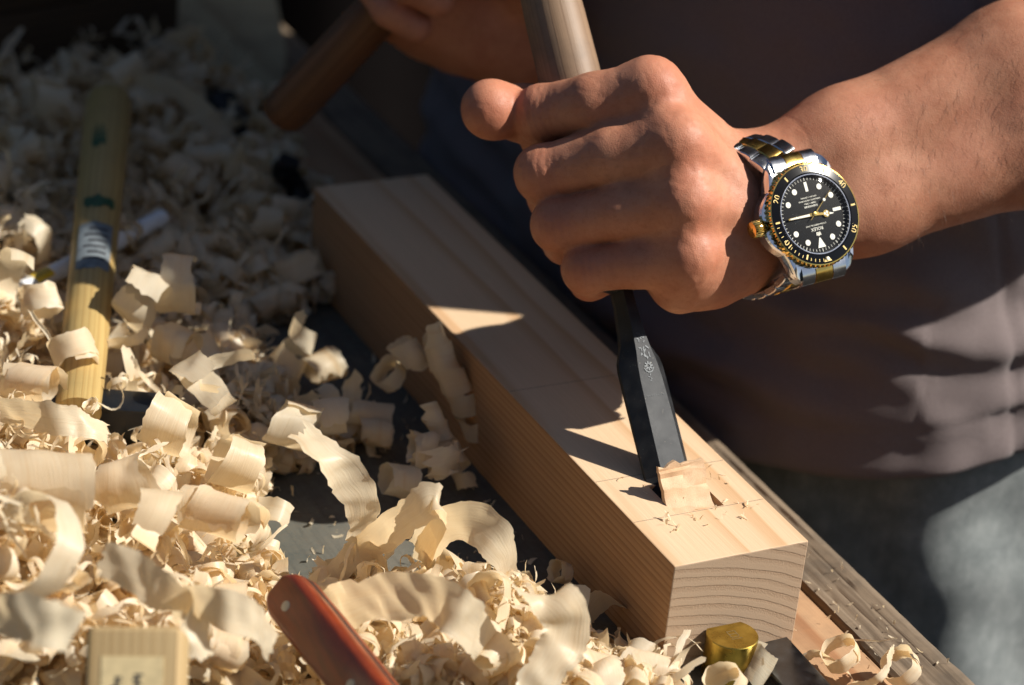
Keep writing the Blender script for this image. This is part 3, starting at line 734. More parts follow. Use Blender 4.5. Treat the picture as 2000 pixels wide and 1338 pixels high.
def hair():
    th = np.linspace(0, 2 * np.pi, 48, endpoint=False); rings = []
    for q in np.linspace(1.72, .05, 22):
        r = np.sin(q); c = HC + HUP * np.cos(q) * 121 - HDIR * 10
        P = c + r * (np.cos(th)[:, None] * HDIR * 98 + np.sin(th)[:, None] * A([0, 84., 0])); P -= np.maximum(0, (q - 1.0)) * 62 * np.maximum(0, np.cos(th))[:, None] * HDIR
        rings.append(P + 3 * vnoise(P, 14.)[:, None] * HUP - PO)
    loft('hair', rings, MT['hair'], person)
hair()

# ------------------------------------------------------------------ wrist watch
def make_watch():
    rt, dn, tw = RC[0], RC[1], -RC[2]
    n = unit(.885 * tw + .455 * (.95 * rt - .30 * dn)); e12 = .25 * rt + .968 * dn; e12 = unit(e12 - n * np.dot(e12, n)); e3 = np.cross(e12, n)
    e3 = e3 if np.dot(e3, -rt) > 0 else -e3
    O = Pd(1586, 420, 1110) - n * 8.2           # centre of the case back
    th = thing('wristwatch', 'two-tone steel and gold diver watch with black dial on the wrist', 'watch', loc=O)
    def L(a, b, c=0.): return e3 * a + e12 * b + n * c          # local: a to 3 o'clock, b to 12, c up
    ct = lambda ang: (math.sin(ang), math.cos(ang))             # clock angle -> (a, b)
    Z = (0, 0, 0)
    th.scale = (1.075, 1.075, 1.075)
    # case: barrel with four lugs and crown guards
    N = 96; rings = []
    def outline(scale, c):
        pts = []
        for k in range(N):
            a = 2 * math.pi * k / N; x, y = math.sin(a), math.cos(a); r = 19.6
            ly = abs(y)
            px, py = x * r, y * r
            if ly > .62:                              # lugs run out along 12-6
                w = np.interp(ly, [.62, .75, .87, .94, 1], [0, .75, 1, .35, 0.12]); py = math.copysign(abs(py) + w * (23.6 - abs(py)), py); px = math.copysign(max(abs(px), 10.2 * w), px) if abs(px) > 6 else px
            if x > .75 and abs(y) > .10: px += 2.6 * np.interp(abs(y), [.10, .22, .42, .64], [.8, 1, .8, 0])
            pts.append(L(px * scale, py * scale, c - (max(0, abs(py) - 18.5) * .52)))
        return A(pts)
    rings = [outline(.90, .2), outline(.97, 1.2), outline(1., 2.2), outline(1., 6.2), outline(.975, 7.1), outline(.90, 7.4)]
    loft('case', rings, MT['polish'], th, ang=28)
    # gold bezel with scalloped rim, black insert
    def teeth(i, r, t):
        if i in (1, 2): return r - .55 * (np.abs(np.sin(t * 30)) < .55) * 1.0
        return np.full(len(t), r)
    lathe('bezel', [(18.6, 6.9), (20.0, 7.3), (20.0, 9.1), (19.3, 9.75), (18.9, 9.85), (18.75, 9.3), (15.2, 9.3), (15.2, 7)], Z, n, MT['gold_polish'], th, 360, ex=e3, ang=25, mod=teeth)
    ins = NT('black_ceramic'); ins.bsdf(Base_Color=(.003, .003, .0035), Roughness=.15, Specular_IOR_Level=.3)
    bz = lathe('bezel_insert', [(18.78, 9.2), (18.78, 9.78), (18.3, 9.86), (15.75, 10.25), (15.4, 10.1), (15.4, 9.2)], Z, n, ins.m, th, 128, ex=e3, closed=True)
    lathe('rehaut', [(15.45, 9.6), (15.2, 10.15), (14.8, 10.15), (14.5, 8.3), (15.4, 8.3)], Z, n, MT['polish'], th, 96, ex=e3, closed=True)
    dn_ = NT('black_dial'); sv = dn_.n('TexVoronoi', {'Vector': dn_.obj(), 'Scale': 700.}).outputs[0]
    dn_.bsdf(Base_Color=dn_.mix(dn_.rng(sv, 0, .07, 1, 0), (.002, .002, .0025), (.10, .09, .07)), Roughness=.5, Specular_IOR_Level=.1)
    dial = lathe('dial', [(14.75, 7.9), (14.75, 8.4), (14.2, 8.45), (.01, 8.45)], Z, n, dn_.m, th, 96, ex=e3)
    lume = simple('cream_lume', (.82, .80, .70), .5, var=.03); goldm = MT['gold_polish']; gpaint = simple('gold_numeral_paint', (.85, .62, .22), .3, var=.03)
    # printed and applied marks
    def strip(name, a0, r0, r1, w, c, mat, par, wide=None):
        x, y = ct(a0); d = x * e3 + y * e12; s = np.cross(n, d); w2 = w if wide is None else wide
        v = [d * r0 - s * w, d * r0 + s * w, d * r1 + s * w2, d * r1 - s * w2]; v = [p + n * c for p in v] + [p + n * (c + .16) for p in v]
        f = [(0, 3, 2, 1), (4, 5, 6, 7), (0, 1, 5, 4), (1, 2, 6, 5), (2, 3, 7, 6), (3, 0, 4, 7)]
        o = mesh_obj(name, v, f, mat, par, smooth=False)
        bm = bmesh.new(); bm.from_mesh(o.data); bmesh.ops.recalc_face_normals(bm, faces=bm.faces); bm.to_mesh(o.data); bm.free(); return o
    for h in range(12):
        a = math.radians(30 * h)
        if h == 0: strip('hour_marker', a, 12.6, 8.9, 1.75, 8.5, lume, dial, .25)
        elif h in (6, 9): strip('hour_marker', a, 8.9, 12.5, .62, 8.5, lume, dial)
        elif h == 3: continue
        else:
            x, y = ct(a); lathe('hour_marker', [(1.15, 8.5), (1.1, 8.7), (.01, 8.72)], L(11.2 * x, 11.2 * y), n, lume, dial, 20)
    for k in range(60):
        strip('minute_track', math.radians(6 * k), 13.1, 14.0 if k % 5 else 14.2, .07 if k % 5 else .12, 8.46, lume, dial)
    for k in range(60):
        a = math.radians(6 * k)
        if k % 5 == 0 and k % 10: strip('bezel_mark', a, 16.0, 18.1, .32, 10.02, gpaint, bz)
        elif 0 < k < 15 and k % 5: strip('bezel_mark', a, 17.0, 18.1, .12, 9.98, gpaint, bz)
    strip('bezel_triangle', 0, 18.2, 15.9, 1.7, 9.98, gpaint, bz, .1)
    lathe('bezel_pip', [(.75, 10.1), (.7, 10.45), (.4, 10.6), (.01, 10.62)], L(0, 17.2), n, lume, bz, 20)
    def text(name, s, a0, r, size, c, mat, par, flip=False, depth=.05):
        cu = bpy.data.curves.new(name, 'FONT'); cu.body = s; cu.size = size; cu.align_x = 'CENTER'; cu.align_y = 'CENTER'; cu.extrude = depth; cu.resolution_u = 2
        tmp = bpy.data.objects.new(name, cu); COL.objects.link(tmp); dg = bpy.context.evaluated_depsgraph_get(); me = bpy.data.meshes.new_from_object(tmp.evaluated_get(dg))
        bpy.data.objects.remove(tmp); bpy.data.curves.remove(cu)
        co = np.zeros(len(me.vertices) * 3); me.vertices.foreach_get('co', co); co = co.reshape(-1, 3)
        x, y = ct(a0); up = (x * e3 + y * e12) * (-1 if flip else 1); rgt = np.cross(up, n); cen = (x * e3 + y * e12) * r + n * c
        V = (cen + np.outer(co[:, 0], rgt) + np.outer(co[:, 1], up) + np.outer(co[:, 2], n)) * .001
        me.vertices.foreach_set('co', V.ravel()); me.name = name; me.materials.clear(); me.materials.append(mat); me.update()
        o = bpy.data.objects.new(name, me); COL.objects.link(o); o.parent = par
    for k in (10, 20, 30, 40, 50): text('bezel_numeral', str(k), math.radians(6 * k), 17.05, 3.5, 10.1, gpaint, bz)
    text('dial_text', 'ROLEX', 0, 5.4, 1.75, 8.5, lume, dial)
    text('dial_text', 'OYSTER PERPETUAL DATE', 0, 3.9, .78, 8.5, lume, dial)
    for i, (s, z) in enumerate((('SUBMARINER', 1.05), ('1000ft = 300m', .9), ('SUPERLATIVE CHRONOMETER', .72), ('OFFICIALLY CERTIFIED', .72))):
        text('dial_text', s, math.pi, 3.3 + i * 1.15, z, 8.5, lume, dial, flip=True)
    for k in (-2, -1, 0, 1, 2): strip('coronet', math.radians(k * 3.2), 6.7, 8.0 + (.25 if k == 0 else 0), .10, 8.5, lume, dial, .16)
    # hands at about quarter past nine
    def hand(name, ang, r0, r1, w, c, wide=None, par=None): return strip(name, math.radians(ang), r0, r1, w, c, goldm, par or th, wide)
    hh = hand('hour_hand', 278, -2, 4.2, .45, 8.95); x, y = ct(math.radians(278))
    lathe('hand_disc', [(1.35, 8.95), (1.35, 9.12), (.01, 9.13)], L(5.4 * x, 5.4 * y), n, goldm, hh, 28)
    for k in range(3):
        d2 = math.radians(278 + 60 + 120 * k); x2, y2 = ct(d2); lathe('lume_segment', [(.5, 9.13), (.48, 9.18), (.01, 9.19)], L(5.4 * x + .66 * x2, 5.4 * y + .66 * y2), n, lume, hh, 14)
    strip('lume_tip', math.radians(278), 6.8, 8.6, .42, 8.98, lume, hh, .1)
    mh = hand('minute_hand', 91, -2, 11.6, .62, 9.2, .35); strip('lume_strip', math.radians(91), 2.2, 11.0, .42, 9.36, lume, mh, .25)
    sh = hand('second_hand', 232, -3, 11.8, .12, 9.5); x, y = ct(math.radians(232)); lathe('lume_dot', [(.62, 9.5), (.58, 9.68), (.01, 9.7)], L(7.2 * x, 7.2 * y), n, lume, sh, 18)
    lathe('hand_cap', [(.8, 8.6), (.8, 9.8), (.01, 9.9)], Z, n, goldm, th, 20)
    gl = NT('sapphire_crystal'); 
    fr = gl.math('ADD', .02, gl.math('MULTIPLY', .7, gl.math('POWER', gl.n('LayerWeight', {'Blend': .5}).outputs['Facing'], 5.))); gs = gl.n('BsdfGlossy', {'Roughness': .02}); ts = gl.n('BsdfTransparent', {0: (.97, .97, .97, 1)})
    gl.surf(gl.n('MixShader', {0: fr, 1: ts.outputs[0], 2: gs.outputs[0]}).outputs[0])
    lathe('crystal', [(14.75, 10.2), (14.7, 10.95), (14.2, 11.15), (.01, 11.25)], Z, n, gl.m, th, 72, ex=e3, cap=False)
    lathe('date_lens', [(2.1, 11.2), (2.0, 11.6), (1.4, 11.85), (.01, 12.0)], L(9.7, 0), n, gl.m, th, 32, cap=False)
    # winding crown
    cr = lathe('crown', [(1.6, 18.5), (1.6, 21.2), (3.0, 21.3), (3.3, 21.9), (3.3, 24.6), (2.9, 25.3), (2.3, 25.5), (.01, 25.6)], n * 4.4, e3, MT['gold_polish'], th, 96, mod=lambda i, r, t: r - (.3 * (np.sin(t * 24) < -.1) if i in (3, 4) else 0) + 0 * t)
    for k in range(3): 
        v, f = box_vf(n * (4.4 + (k - 1) * .9) + e3 * 25.65, (e3, e12, n), (.12, .9 - .35 * abs(k - 1), .22)); mesh_obj('crown_mark', v, f, MT['gold'], cr, smooth=False)
    # bracelet: rows of three links on a loop round the wrist
    cen = n * -19.5; A1, A2 = 35.0, 27.5
    def loop(ph):           # ph = 0 at the watch, runs towards 6 o'clock
        s = math.sin(ph); c = math.cos(ph); ss = abs(s) ** .92 * (1 if s > 0 else -1); cc = abs(c) ** .92 * (1 if c > 0 else -1)
        sh = (9.0 * s * s if s > 0 else 3.0 * s * s) + 5 * (1 - c) * .5
        return cen - e12 * ((A1 if s > 0 else 23.5) * ss) + n * (A2 * cc) + e3 * sh
    fine = np.linspace(0, 2 * np.pi, 721); P = A([loop(a) for a in fine]); sl = np.concatenate([[0], np.cumsum(np.linalg.norm(np.diff(P, axis=0), axis=1))])
    tot = sl[-1]; s0, s1 = 24.5, tot - 24.5; nrow = int(round((s1 - s0) / 6.6)); pitch = (s1 - s0) / nrow
    for i in range(nrow):
        sm = s0 + (i + .5) * pitch; p0 = A([np.interp(sm - pitch * .5, sl, P[:, k]) for k in range(3)]); p1 = A([np.interp(sm + pitch * .5, sl, P[:, k]) for k in range(3)])
        c = .5 * (p0 + p1); t = unit(p1 - p0); w = unit(e3 - t * np.dot(e3, t)); u = np.cross(t, w); u = u if np.dot(u, c - cen) > 0 else -u
        taper = 1 - .18 * math.sin(math.pi * i / nrow)
        for j, (wo, hw, mat, name) in enumerate(((-6.9, 3.1, 'steel', 'steel_link'), (0, 3.65, 'gold', 'gold_link'), (6.9, 3.1, 'steel', 'steel_link'))):
            sh = pitch * (.25 if j == 1 else 0); rings = []
            for q in (-1, -.8, -.4, .4, .8, 1):
                hgt = 1.55 * math.sqrt(max(0, 1 - (abs(q) ** 3.2) * .62)) ; hgt2 = 1.0
                cc = c + t * (q * pitch * .485 + sh) + w * wo * taper; x = hw * taper
                rings.append(A([cc - w * x - u * hgt2, cc - w * x + u * (hgt - .35), cc - w * (x - .4) + u * hgt, cc + w * (x - .4) + u * hgt, cc + w * x + u * (hgt - .35), cc + w * x - u * hgt2]))
            loft(name, rings, MT[mat], th, ang=30)
    for sgn in (-1, 1):     # end links between the lugs
        for a0, hw, m in ((-7, 2.9, 'steel'), (0, 3.7, 'gold'), (7, 2.9, 'steel')):
            rings = []
            for b, c in ((18.5, 6.3), (20.5, 6.2), (22.8, 5.4), (24.4, 4.0), (25.0, 2.2)):
                rings.append(A([L(a0 - hw, sgn * b, c - 2.2), L(a0 - hw, sgn * b, c), L(a0 + hw, sgn * b, c), L(a0 + hw, sgn * b, c - 2.2)]))
            loft('end_link', rings, MT[m], th, ang=35)
    return th
make_watch()

# ------------------------------------------------------------------ tools lying about
def patch(name, pts, rads, up, t0, t1, a0, a1, mat, parent, off, lift=.15, ell=.75, rag=0.):
    """a skin lying on a tapered oval bar between lengths t0..t1 and angles a0..a1"""
    pts = A(pts, float); d = unit(pts[-1] - pts[0]); a = unit(np.cross(d, up)); b = np.cross(a, d); rs = np.random.RandomState(3); V = []; nl, na = 14, 12
    for i in range(nl):
        for j in range(na):
            t = t0 + (t1 - t0) * i / (nl - 1) + (rs.uniform(-rag, rag) if i in (0, nl - 1) else 0); g = a0 + (a1 - a0) * j / (na - 1) + (rs.uniform(-rag, rag) * 4 if j in (0, na - 1) else 0)
            c = pts[0] + (pts[-1] - pts[0]) * t; r = rads[0] + (rads[1] - rads[0]) * t + lift
            V.append(c + r * (math.cos(g) * a + ell * math.sin(g) * b) - off)
    f = [(i * na + j, i * na + j + 1, (i + 1) * na + j + 1, (i + 1) * na + j) for i in range(nl - 1) for j in range(na - 1)]
    return mesh_obj(name, V, f, mat, parent)
def lying_hammer():
    p0, p1 = Pz(152, 806, -7), Pz(214, 186, 4); d = unit(p1 - p0); up = unit(A([0, 0, 1]) - d * d[2])
    th = thing('hammer', 'hammer with yellow wooden handle and grey label, lying on the shavings', 'hammer', loc=p0)
    n = 14; ts = np.linspace(0, 1, n); L = np.linalg.norm(p1 - p0); rings = []
    MT['hammer_handle'] = wood('yellow_hammer_handle', (.50, .355, .14), (.37, .235, .08), ring=2.6, center=(60, 12), rough=.42, dirt=.12, seed=21., frame=(np.cross(d, up), d, up))
    prof = [(0, 9.6), (.5, 10.4), (.9, 11.6), (.97, 11.4), (.99, 10.4), (1.0, 8.6)]
    pts = [p0 + (p1 - p0) * t - p0 for t, r in prof]
    h = loft('handle', tube_rings(pts, [r for t, r in prof], 28, up, .75), MT['hammer_handle'], th, ang=50)
    # angles: pi/2 faces up
    ra = (9.6, 11.5)
    patch('paper_label', [p0, p1], ra, up, .36, .50, .75, 2.3, MT['label_paper'], h, p0, .18, rag=.004)
    for k in range(6): patch('label_print', [p0, p1], ra, up, .385 + .018 * k, .392 + .018 * k, 1.0, 2.0 - .2 * (k % 2), MT['ink'], h, p0, .3)
    patch('paint_mark', [p0, p1], ra, up, .555, .585, .8, 2.2, MT['green_ink'], h, p0, .15, rag=.01)
    patch('paint_mark', [p0, p1], ra, up, .76, .84, 1.5, 2.1, MT['green_ink'], h, p0, .15, rag=.012)
    u = unit(A([.897, -.42, 0])); v = np.cross((0, 0, 1), u)
    hd = box('head', Pz(205, 815, -14) - p0, (30, 9, 9), MT['black'], th, ax=(u, v, A([0, 0, 1])), bev=2.0)
lying_hammer()
def raised_hammer():
    th = thing('hammer', 'dark brown hammer handle held up in the far fist', 'hammer', loc=TL)
    MT['hammer_brown'] = wood('brown_hammer_handle', (.20, .095, .045), (.11, .05, .022), ring=3.4, center=(40, 0), rough=.5, dirt=.3, seed=23., frame=(R1, AXR, R2))
    prof = [(0, 9.5), (2, 11.6), (8, 12.6), (60, 12.6), (150, 11.5), (262, 10.5)]
    loft('handle', tube_rings([AXR * t for t, r in prof], [r for t, r in prof], 28, R2, .85), MT['hammer_brown'], th, ang=50)
    u = unit(np.cross(AXR, (1, 0, .2)))
    box('head', AXR * 268, (15, 48, 15), MT['black'], th, ax=(np.cross(u, AXR), u, AXR), bev=3)
raised_hammer()
def red_knife():
    p0 = Pz(556, 1150, -6); p1 = Pz(735, 1372, -12); d = unit(p1 - p0); fN = A([-.76, -.30, .58]); fN = unit(fN - d * np.dot(fN, d)); eN = np.cross(d, fN); eN = eN if eN[0] > 0 else -eN
    th = thing('knife', 'knife with red-orange riveted wooden handle, half buried in shavings', 'knife', loc=p0)
    red = NT('lacquered_red_wood'); n1 = red.noise(red.mapped(red.obj(), (1, .1, .3)), 500, 4); n2 = red.noise(red.obj(), 60, 4)
    c = red.mix(red.rng(n1, .3, .7, 0, 1), (.15, .024, .008), (.26, .043, .012)); c = red.mix(red.rng(n2, .55, .75, 0, .6), c, (.10, .02, .01))
    red.bsdf(Base_Color=c, Roughness=.3, Coat_Weight=.25, Coat_Roughness=.25, Normal=red.bump(n2, .25, .001))
    L = 108.; w0 = 9.6
    def outline(off):
        o = []
        for a in np.linspace(math.pi / 2, 3 * math.pi / 2, 13): o.append((8.2 + 8.2 * math.cos(a) + off * -math.cos(a) * .0, (w0 - off) * math.sin(a)))
        for t, k in ((30, 1.02), (60, .98), (90, .93), (L, .9)): o.append((t, -(w0 - off) * k))
        for t, k in ((L, .9), (90, .93), (60, .98), (30, 1.02)): o.append((t, (w0 - off) * k))
        return o
    def slab(name, z0, z1, mat, ch0, ch1):
        rings = []
        up = ch1 > ch0; R_ = 4.0
        sec = [(z0, .05), (z0 + .1, 0)] + [(z1 - R_ * (1 - math.sin(a)), R_ * (1 - math.cos(a)) * .8) for a in np.linspace(0, 1.5, 7)] if up else [(z0 + R_ * (1 - math.sin(a)), R_ * (1 - math.cos(a)) * .8) for a in np.linspace(1.5, 0, 7)] + [(z1 - .1, 0), (z1, .05)]
        if ch1 == ch0: sec = [(z0, ch0), (z0 + ch0, 0), (z1 - ch1, 0), (z1, ch1)]
        for z, off in sec:
            rings.append(A([d * max(t, off * .8) + eN * h + fN * z for t, h in outline(off)]))
        o = loft(name, rings, mat, th, ang=40); return o
    slab('scale', 1.25, 7.2, red.m, .02, 1.7); slab('tang', -1.2, 1.2, MT['iron_dark'], .25, .25); slab('scale', -7.2, -1.25, red.m, 1.7, .02)
    lathe('rivet', [(2.0, 6.9), (2.0, 7.32), (1.6, 7.42), (.01, 7.45)], d * 13 - eN * 1.5, fN, simple('pale_rivet', (.62, .56, .42), .35), th, 24)
    lathe('rivet', [(2.0, 6.9), (2.0, 7.32), (1.6, 7.42), (.01, 7.45)], d * 62 - eN * 1.0, fN, simple('pale_rivet', (.62, .56, .42), .35), th, 24)
    rings = [A([d * t + eN * hh * s + fN * q for s, q in ((-1, 0), (0, .9), (1, 0), (0, -.9))]) for t, hh in ((100, 8), (150, 8), (190, 5), (200, .5))]
    loft('blade', rings, MT['steel'], th, ang=20)
red_knife()
def wood_block():
    c = Pd(259, 1300, 905); rt = unit(RC[0] * .999 + RC[1] * .01); dn = unit(RC[1] * .98 - RC[2] * .2); dn = unit(dn - rt * np.dot(dn, rt)); tw = np.cross(rt, dn); tw = tw if np.dot(tw, -RC[2]) > 0 else -tw
    th = thing('wooden_block', 'pale wooden block with dark stamped marks standing in the nearest shavings', 'wooden block', loc=c - dn * -25)
    o_ = c + dn * 25
    m = wood('tan_block', (.50, .36, .185), (.40, .265, .12), ring=3.5, center=(200, 40), rough=.6, seed=31., frame=(rt, dn, tw))
    box('block', c + dn * 18 - tw * 12 - o_, (15.8, 31, 12), m, th, ax=(rt, dn, tw), bev=3.2, seg=3)
    box('paper_label', c + dn * 22 + tw * .12 - o_, (10.2, 25, .12), simple('cream_label', (.62, .49, .27), .7), th, ax=(rt, dn, tw))
    rs = np.random.RandomState(6)
    for x, y0 in ((-5.0, 6), (1.8, 5), (7.4, 12)):
        for k in range(5):
            y = y0 + k * 5.2
            for q in range(3): box('stamped_mark', c + rt * (x + rs.uniform(-.8, .8)) + dn * (y - 2 + q * 1.5) + tw * .3 - o_, (rs.uniform(.7, 1.5), .35, .08), MT['ink'], th, ax=(rt, dn, tw))
            box('stamped_mark', c + rt * x + dn * y + tw * .3 - o_, (.4, 2.0, .08), MT['ink'], th, ax=(rt, dn, tw))
wood_block()
def brass_piece():
    cx, cy, r = 26.0, -7.2, 10.2; top, bot = -31.5, -49.5
    th = thing('brass_weight', 'D-shaped brass cylinder with a stamped top against the timber end', 'brass weight', loc=(cx, cy, bot))
    a0 = math.asin(6.8 / r); an = np.linspace(math.pi - a0, 2 * math.pi + a0, 48); pts = np.stack([r * np.cos(an), r * np.sin(an)], 1)
    rings = [np.column_stack([pts * k, np.full(48, z)]) for k, z in ((.97, 0.), (1, .5), (1, top - bot - .3), (.975, top - bot))]
    o = loft('body', rings, MT['brass'], th, ang=22)
    z = top - bot + .04; dk = simple('engraved_brass', (.16, .10, .03), .6)
    for x, y, hx, hy in ((-1.7, 0, .22, 2.0), (1.7, 0, .22, 2.0), (0, 2.0, 1.7, .2), (0, 0, 1.5, .2), (0, -2.0, 1.7, .2), (0, -3.2, 2.4, .2)): box('stamp', (x + .2, y, z), (hx, hy, .03), dk, th)
brass_piece()
def steel_plate():
    c = A([46.0, -47., -44.6]); ax0 = unit([1, -.02, .06]); ax1 = unit(A([-.02, -1, -.015])); ax1 = unit(ax1 - ax0 * np.dot(ax0, ax1)); ax2 = np.cross(ax0, ax1); ax2 = ax2 if ax2[2] > 0 else -ax2
    o = box('steel_plate', (0, 0, 0), (8.6, 45, 1.5), MT['plate'], None, ax=(ax0, ax1, ax2), bev=.4); o.location = c * .001
    tag(o, 'scuffed grey steel plate beside the brass weight', 'steel plate')
steel_plate()
def white_pen():
    p0, p1 = Pz(40, 568, -18), Pz(318, 424, -16); d = unit(p1 - p0); L = np.linalg.norm(p1 - p0)
    th = thing('white_tube', 'white plastic tube with a yellow mark lying under the hammer handle', 'tube', loc=p0)
    b = lathe('barrel', [(2.5, 0), (4.2, .8), (4.3, 12), (4.3, L - 3), (3.8, L)], (0, 0, 0), d, MT['paper'], th, 28)
    patch('yellow_print', [p0, p1], (4.3, 4.3), (0, 0, 1), .075, .19, .5, 2.6, MT['yellow'], b, p0, .12, ell=1.0)
    for k in range(4): patch('print_line', [p0, p1], (4.3, 4.3), (0, 0, 1), .09 + .025 * k, .098 + .025 * k, 1.0, 2.2, MT['ink'], b, p0, .2, ell=1.0)
white_pen()
def slab_poly(name, corners, thick, mat, label, cat):
    c = A([Pz(*q) for q in corners]); o = c.mean(0); n = len(c)
    v = np.concatenate([c - o, c - o - A([0, 0, thick])]); f = [tuple(range(n))[::-1], tuple(range(n, 2 * n))] + [(i, (i + 1) % n, n + (i + 1) % n, n + i) for i in range(n)]
    ob = mesh_obj(name, v, f, mat, smooth=False, loc=o); bm = bmesh.new(); bm.from_mesh(ob.data); bmesh.ops.recalc_face_normals(bm, faces=bm.faces); bm.to_mesh(ob.data); bm.free()
    bevel(ob, .8); return tag(ob, label, cat)
slab_poly('plank', [(318, -60, -40), (352, 190, -40), (545, 225, -40), (560, 100, -40), (530, -60, -40)], 8.5, MT['pale_plank'], 'pale greenish plank lying at the back of the bench', 'plank')
def brown_box():
    a, b = Pz(-120, 262, BZ + .5), Pz(343, 168, BZ + .5); u = unit((b - a) * A([1, 1, 0])); v = np.cross((0, 0, 1), u); L = np.linalg.norm(b - a)
    c = a + u * L / 2; th = thing('wooden_box', 'dark brown wooden box standing behind the shavings', 'box', loc=c)
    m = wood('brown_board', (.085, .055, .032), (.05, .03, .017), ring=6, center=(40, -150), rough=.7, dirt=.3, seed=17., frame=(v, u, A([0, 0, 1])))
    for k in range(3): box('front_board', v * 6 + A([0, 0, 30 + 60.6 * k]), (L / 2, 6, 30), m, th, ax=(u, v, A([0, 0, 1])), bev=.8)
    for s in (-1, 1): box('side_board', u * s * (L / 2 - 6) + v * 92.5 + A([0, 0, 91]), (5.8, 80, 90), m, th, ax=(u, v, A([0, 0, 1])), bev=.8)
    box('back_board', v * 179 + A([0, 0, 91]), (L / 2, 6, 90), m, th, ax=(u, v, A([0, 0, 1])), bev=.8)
brown_box()
def backdrop():  # added sheet, invented to keep the gap past the bench dark
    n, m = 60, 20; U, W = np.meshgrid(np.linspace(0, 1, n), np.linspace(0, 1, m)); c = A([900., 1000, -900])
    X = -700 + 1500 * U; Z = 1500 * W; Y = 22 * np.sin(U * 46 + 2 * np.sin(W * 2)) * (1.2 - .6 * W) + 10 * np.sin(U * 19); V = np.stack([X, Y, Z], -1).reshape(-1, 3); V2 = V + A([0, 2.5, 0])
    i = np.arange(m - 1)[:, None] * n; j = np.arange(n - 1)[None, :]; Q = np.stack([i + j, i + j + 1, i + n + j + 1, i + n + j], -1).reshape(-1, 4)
    o = mesh_obj('backdrop', np.concatenate([V, V2]), np.concatenate([Q, Q[:, ::-1] + n * m]), simple('dark_brown_backdrop', (.006, .005, .005), 1.0, spec=0), loc=c)
    tag(o, 'added dark brown tarpaulin hanging beyond the bench behind the raised hammer', 'backdrop')
backdrop()
def dark_tools():
    def lump(label, q, specs, cat, name):
        o = Pz(*q); th = thing(name, label, cat, loc=o)
        for nm, pts, r in specs: loft(nm, tube_rings([Pz(*p) - o for p in pts], r, 16, (0, 0, 1), .8), MT['iron_dark'], th, ang=50)
    lump('black iron clamp in the shade between shavings and timber', (570, 350, -35), [('arm', [(548, 318, -18), (552, 332, -20), (575, 360, -30), (592, 400, -38), (596, 440, -42)], [4, 8, 7, 6.5, 5]), ('screw', [(545, 330, -20), (556, 316, -14), (580, 322, -16)], [4, 6, 4]), ('foot', [(585, 395, -38), (566, 372, -40), (552, 352, -42)], [6, 7, 4])], 'clamp', 'clamp')
    lump('small black tool end poking out of the shavings at the back', (470, 250, -25), [('shank', [(405, 180, -28), (430, 205, -26), (462, 240, -24), (486, 272, -30)], [5, 8, 8.5, 6]), ('knob', [(418, 196, -20), (436, 200, -18), (446, 222, -22)], [6, 9, 6])], 'tool', 'hand_tool')
dark_tools()

# ------------------------------------------------------------------ added out-of-view leafy blocks that cut low sky light
def sky_blocker(x0, x1, y0, y1, top):
    nu, nv = 90, 40; rs = np.random.RandomState(int(abs(x0) + abs(y0)) % 997); V = []; F = []; nb = 0
    c = A([(x0 + x1) / 2, (y0 + y1) / 2, -900.]); hx, hy, hz = (x1 - x0) / 2, (y1 - y0) / 2, top + 900
    n = 9000; side = rs.randint(0, 5, n); u = rs.uniform(-1, 1, (n, 2)); P = np.zeros((n, 3))
    for k in range(5):
        m = side == k
        if k < 2: P[m] = np.stack([u[m, 0] * hx, np.full(m.sum(), (k * 2 - 1) * hy), (u[m, 1] * .5 + .5) * hz], 1)
        elif k < 4: P[m] = np.stack([np.full(m.sum(), ((k - 2) * 2 - 1) * hx), u[m, 0] * hy, (u[m, 1] * .5 + .5) * hz], 1)
        else: P[m] = np.stack([u[m, 0] * hx, u[m, 1] * hy, np.full(m.sum(), hz)], 1)
    P += rs.randn(n, 3) * 40; a = rs.randn(n, 3); a /= np.linalg.norm(a, axis=1)[:, None]; b = np.cross(a, rs.randn(n, 3)); b /= np.linalg.norm(b, axis=1)[:, None]
    V = np.stack([P - a * 90, P + b * 45, P + a * 90, P - b * 45], 1).reshape(-1, 3); F = np.arange(4 * n).reshape(-1, 4)
    bv, bf = box_vf((0, 0, hz / 2), EYE, (hx - 60, hy - 60, hz / 2 - 40)); V = np.concatenate([V, A(bv)]); F = np.concatenate([F, A(bf) + 4 * n])
    o = mesh_obj('sky_blocker', V, F, simple('dark_blocker_leaves', (.022, .034, .014), .7, var=.5, scale=9), loc=c, smooth=False); o['kind'] = 'structure'
sky_blocker(-2900, -2200, -3300, 2800, 600); sky_blocker(-2150, 500, -3300, -2600, 1500); sky_blocker(-2150, 3200, 2500, 3100, 800)

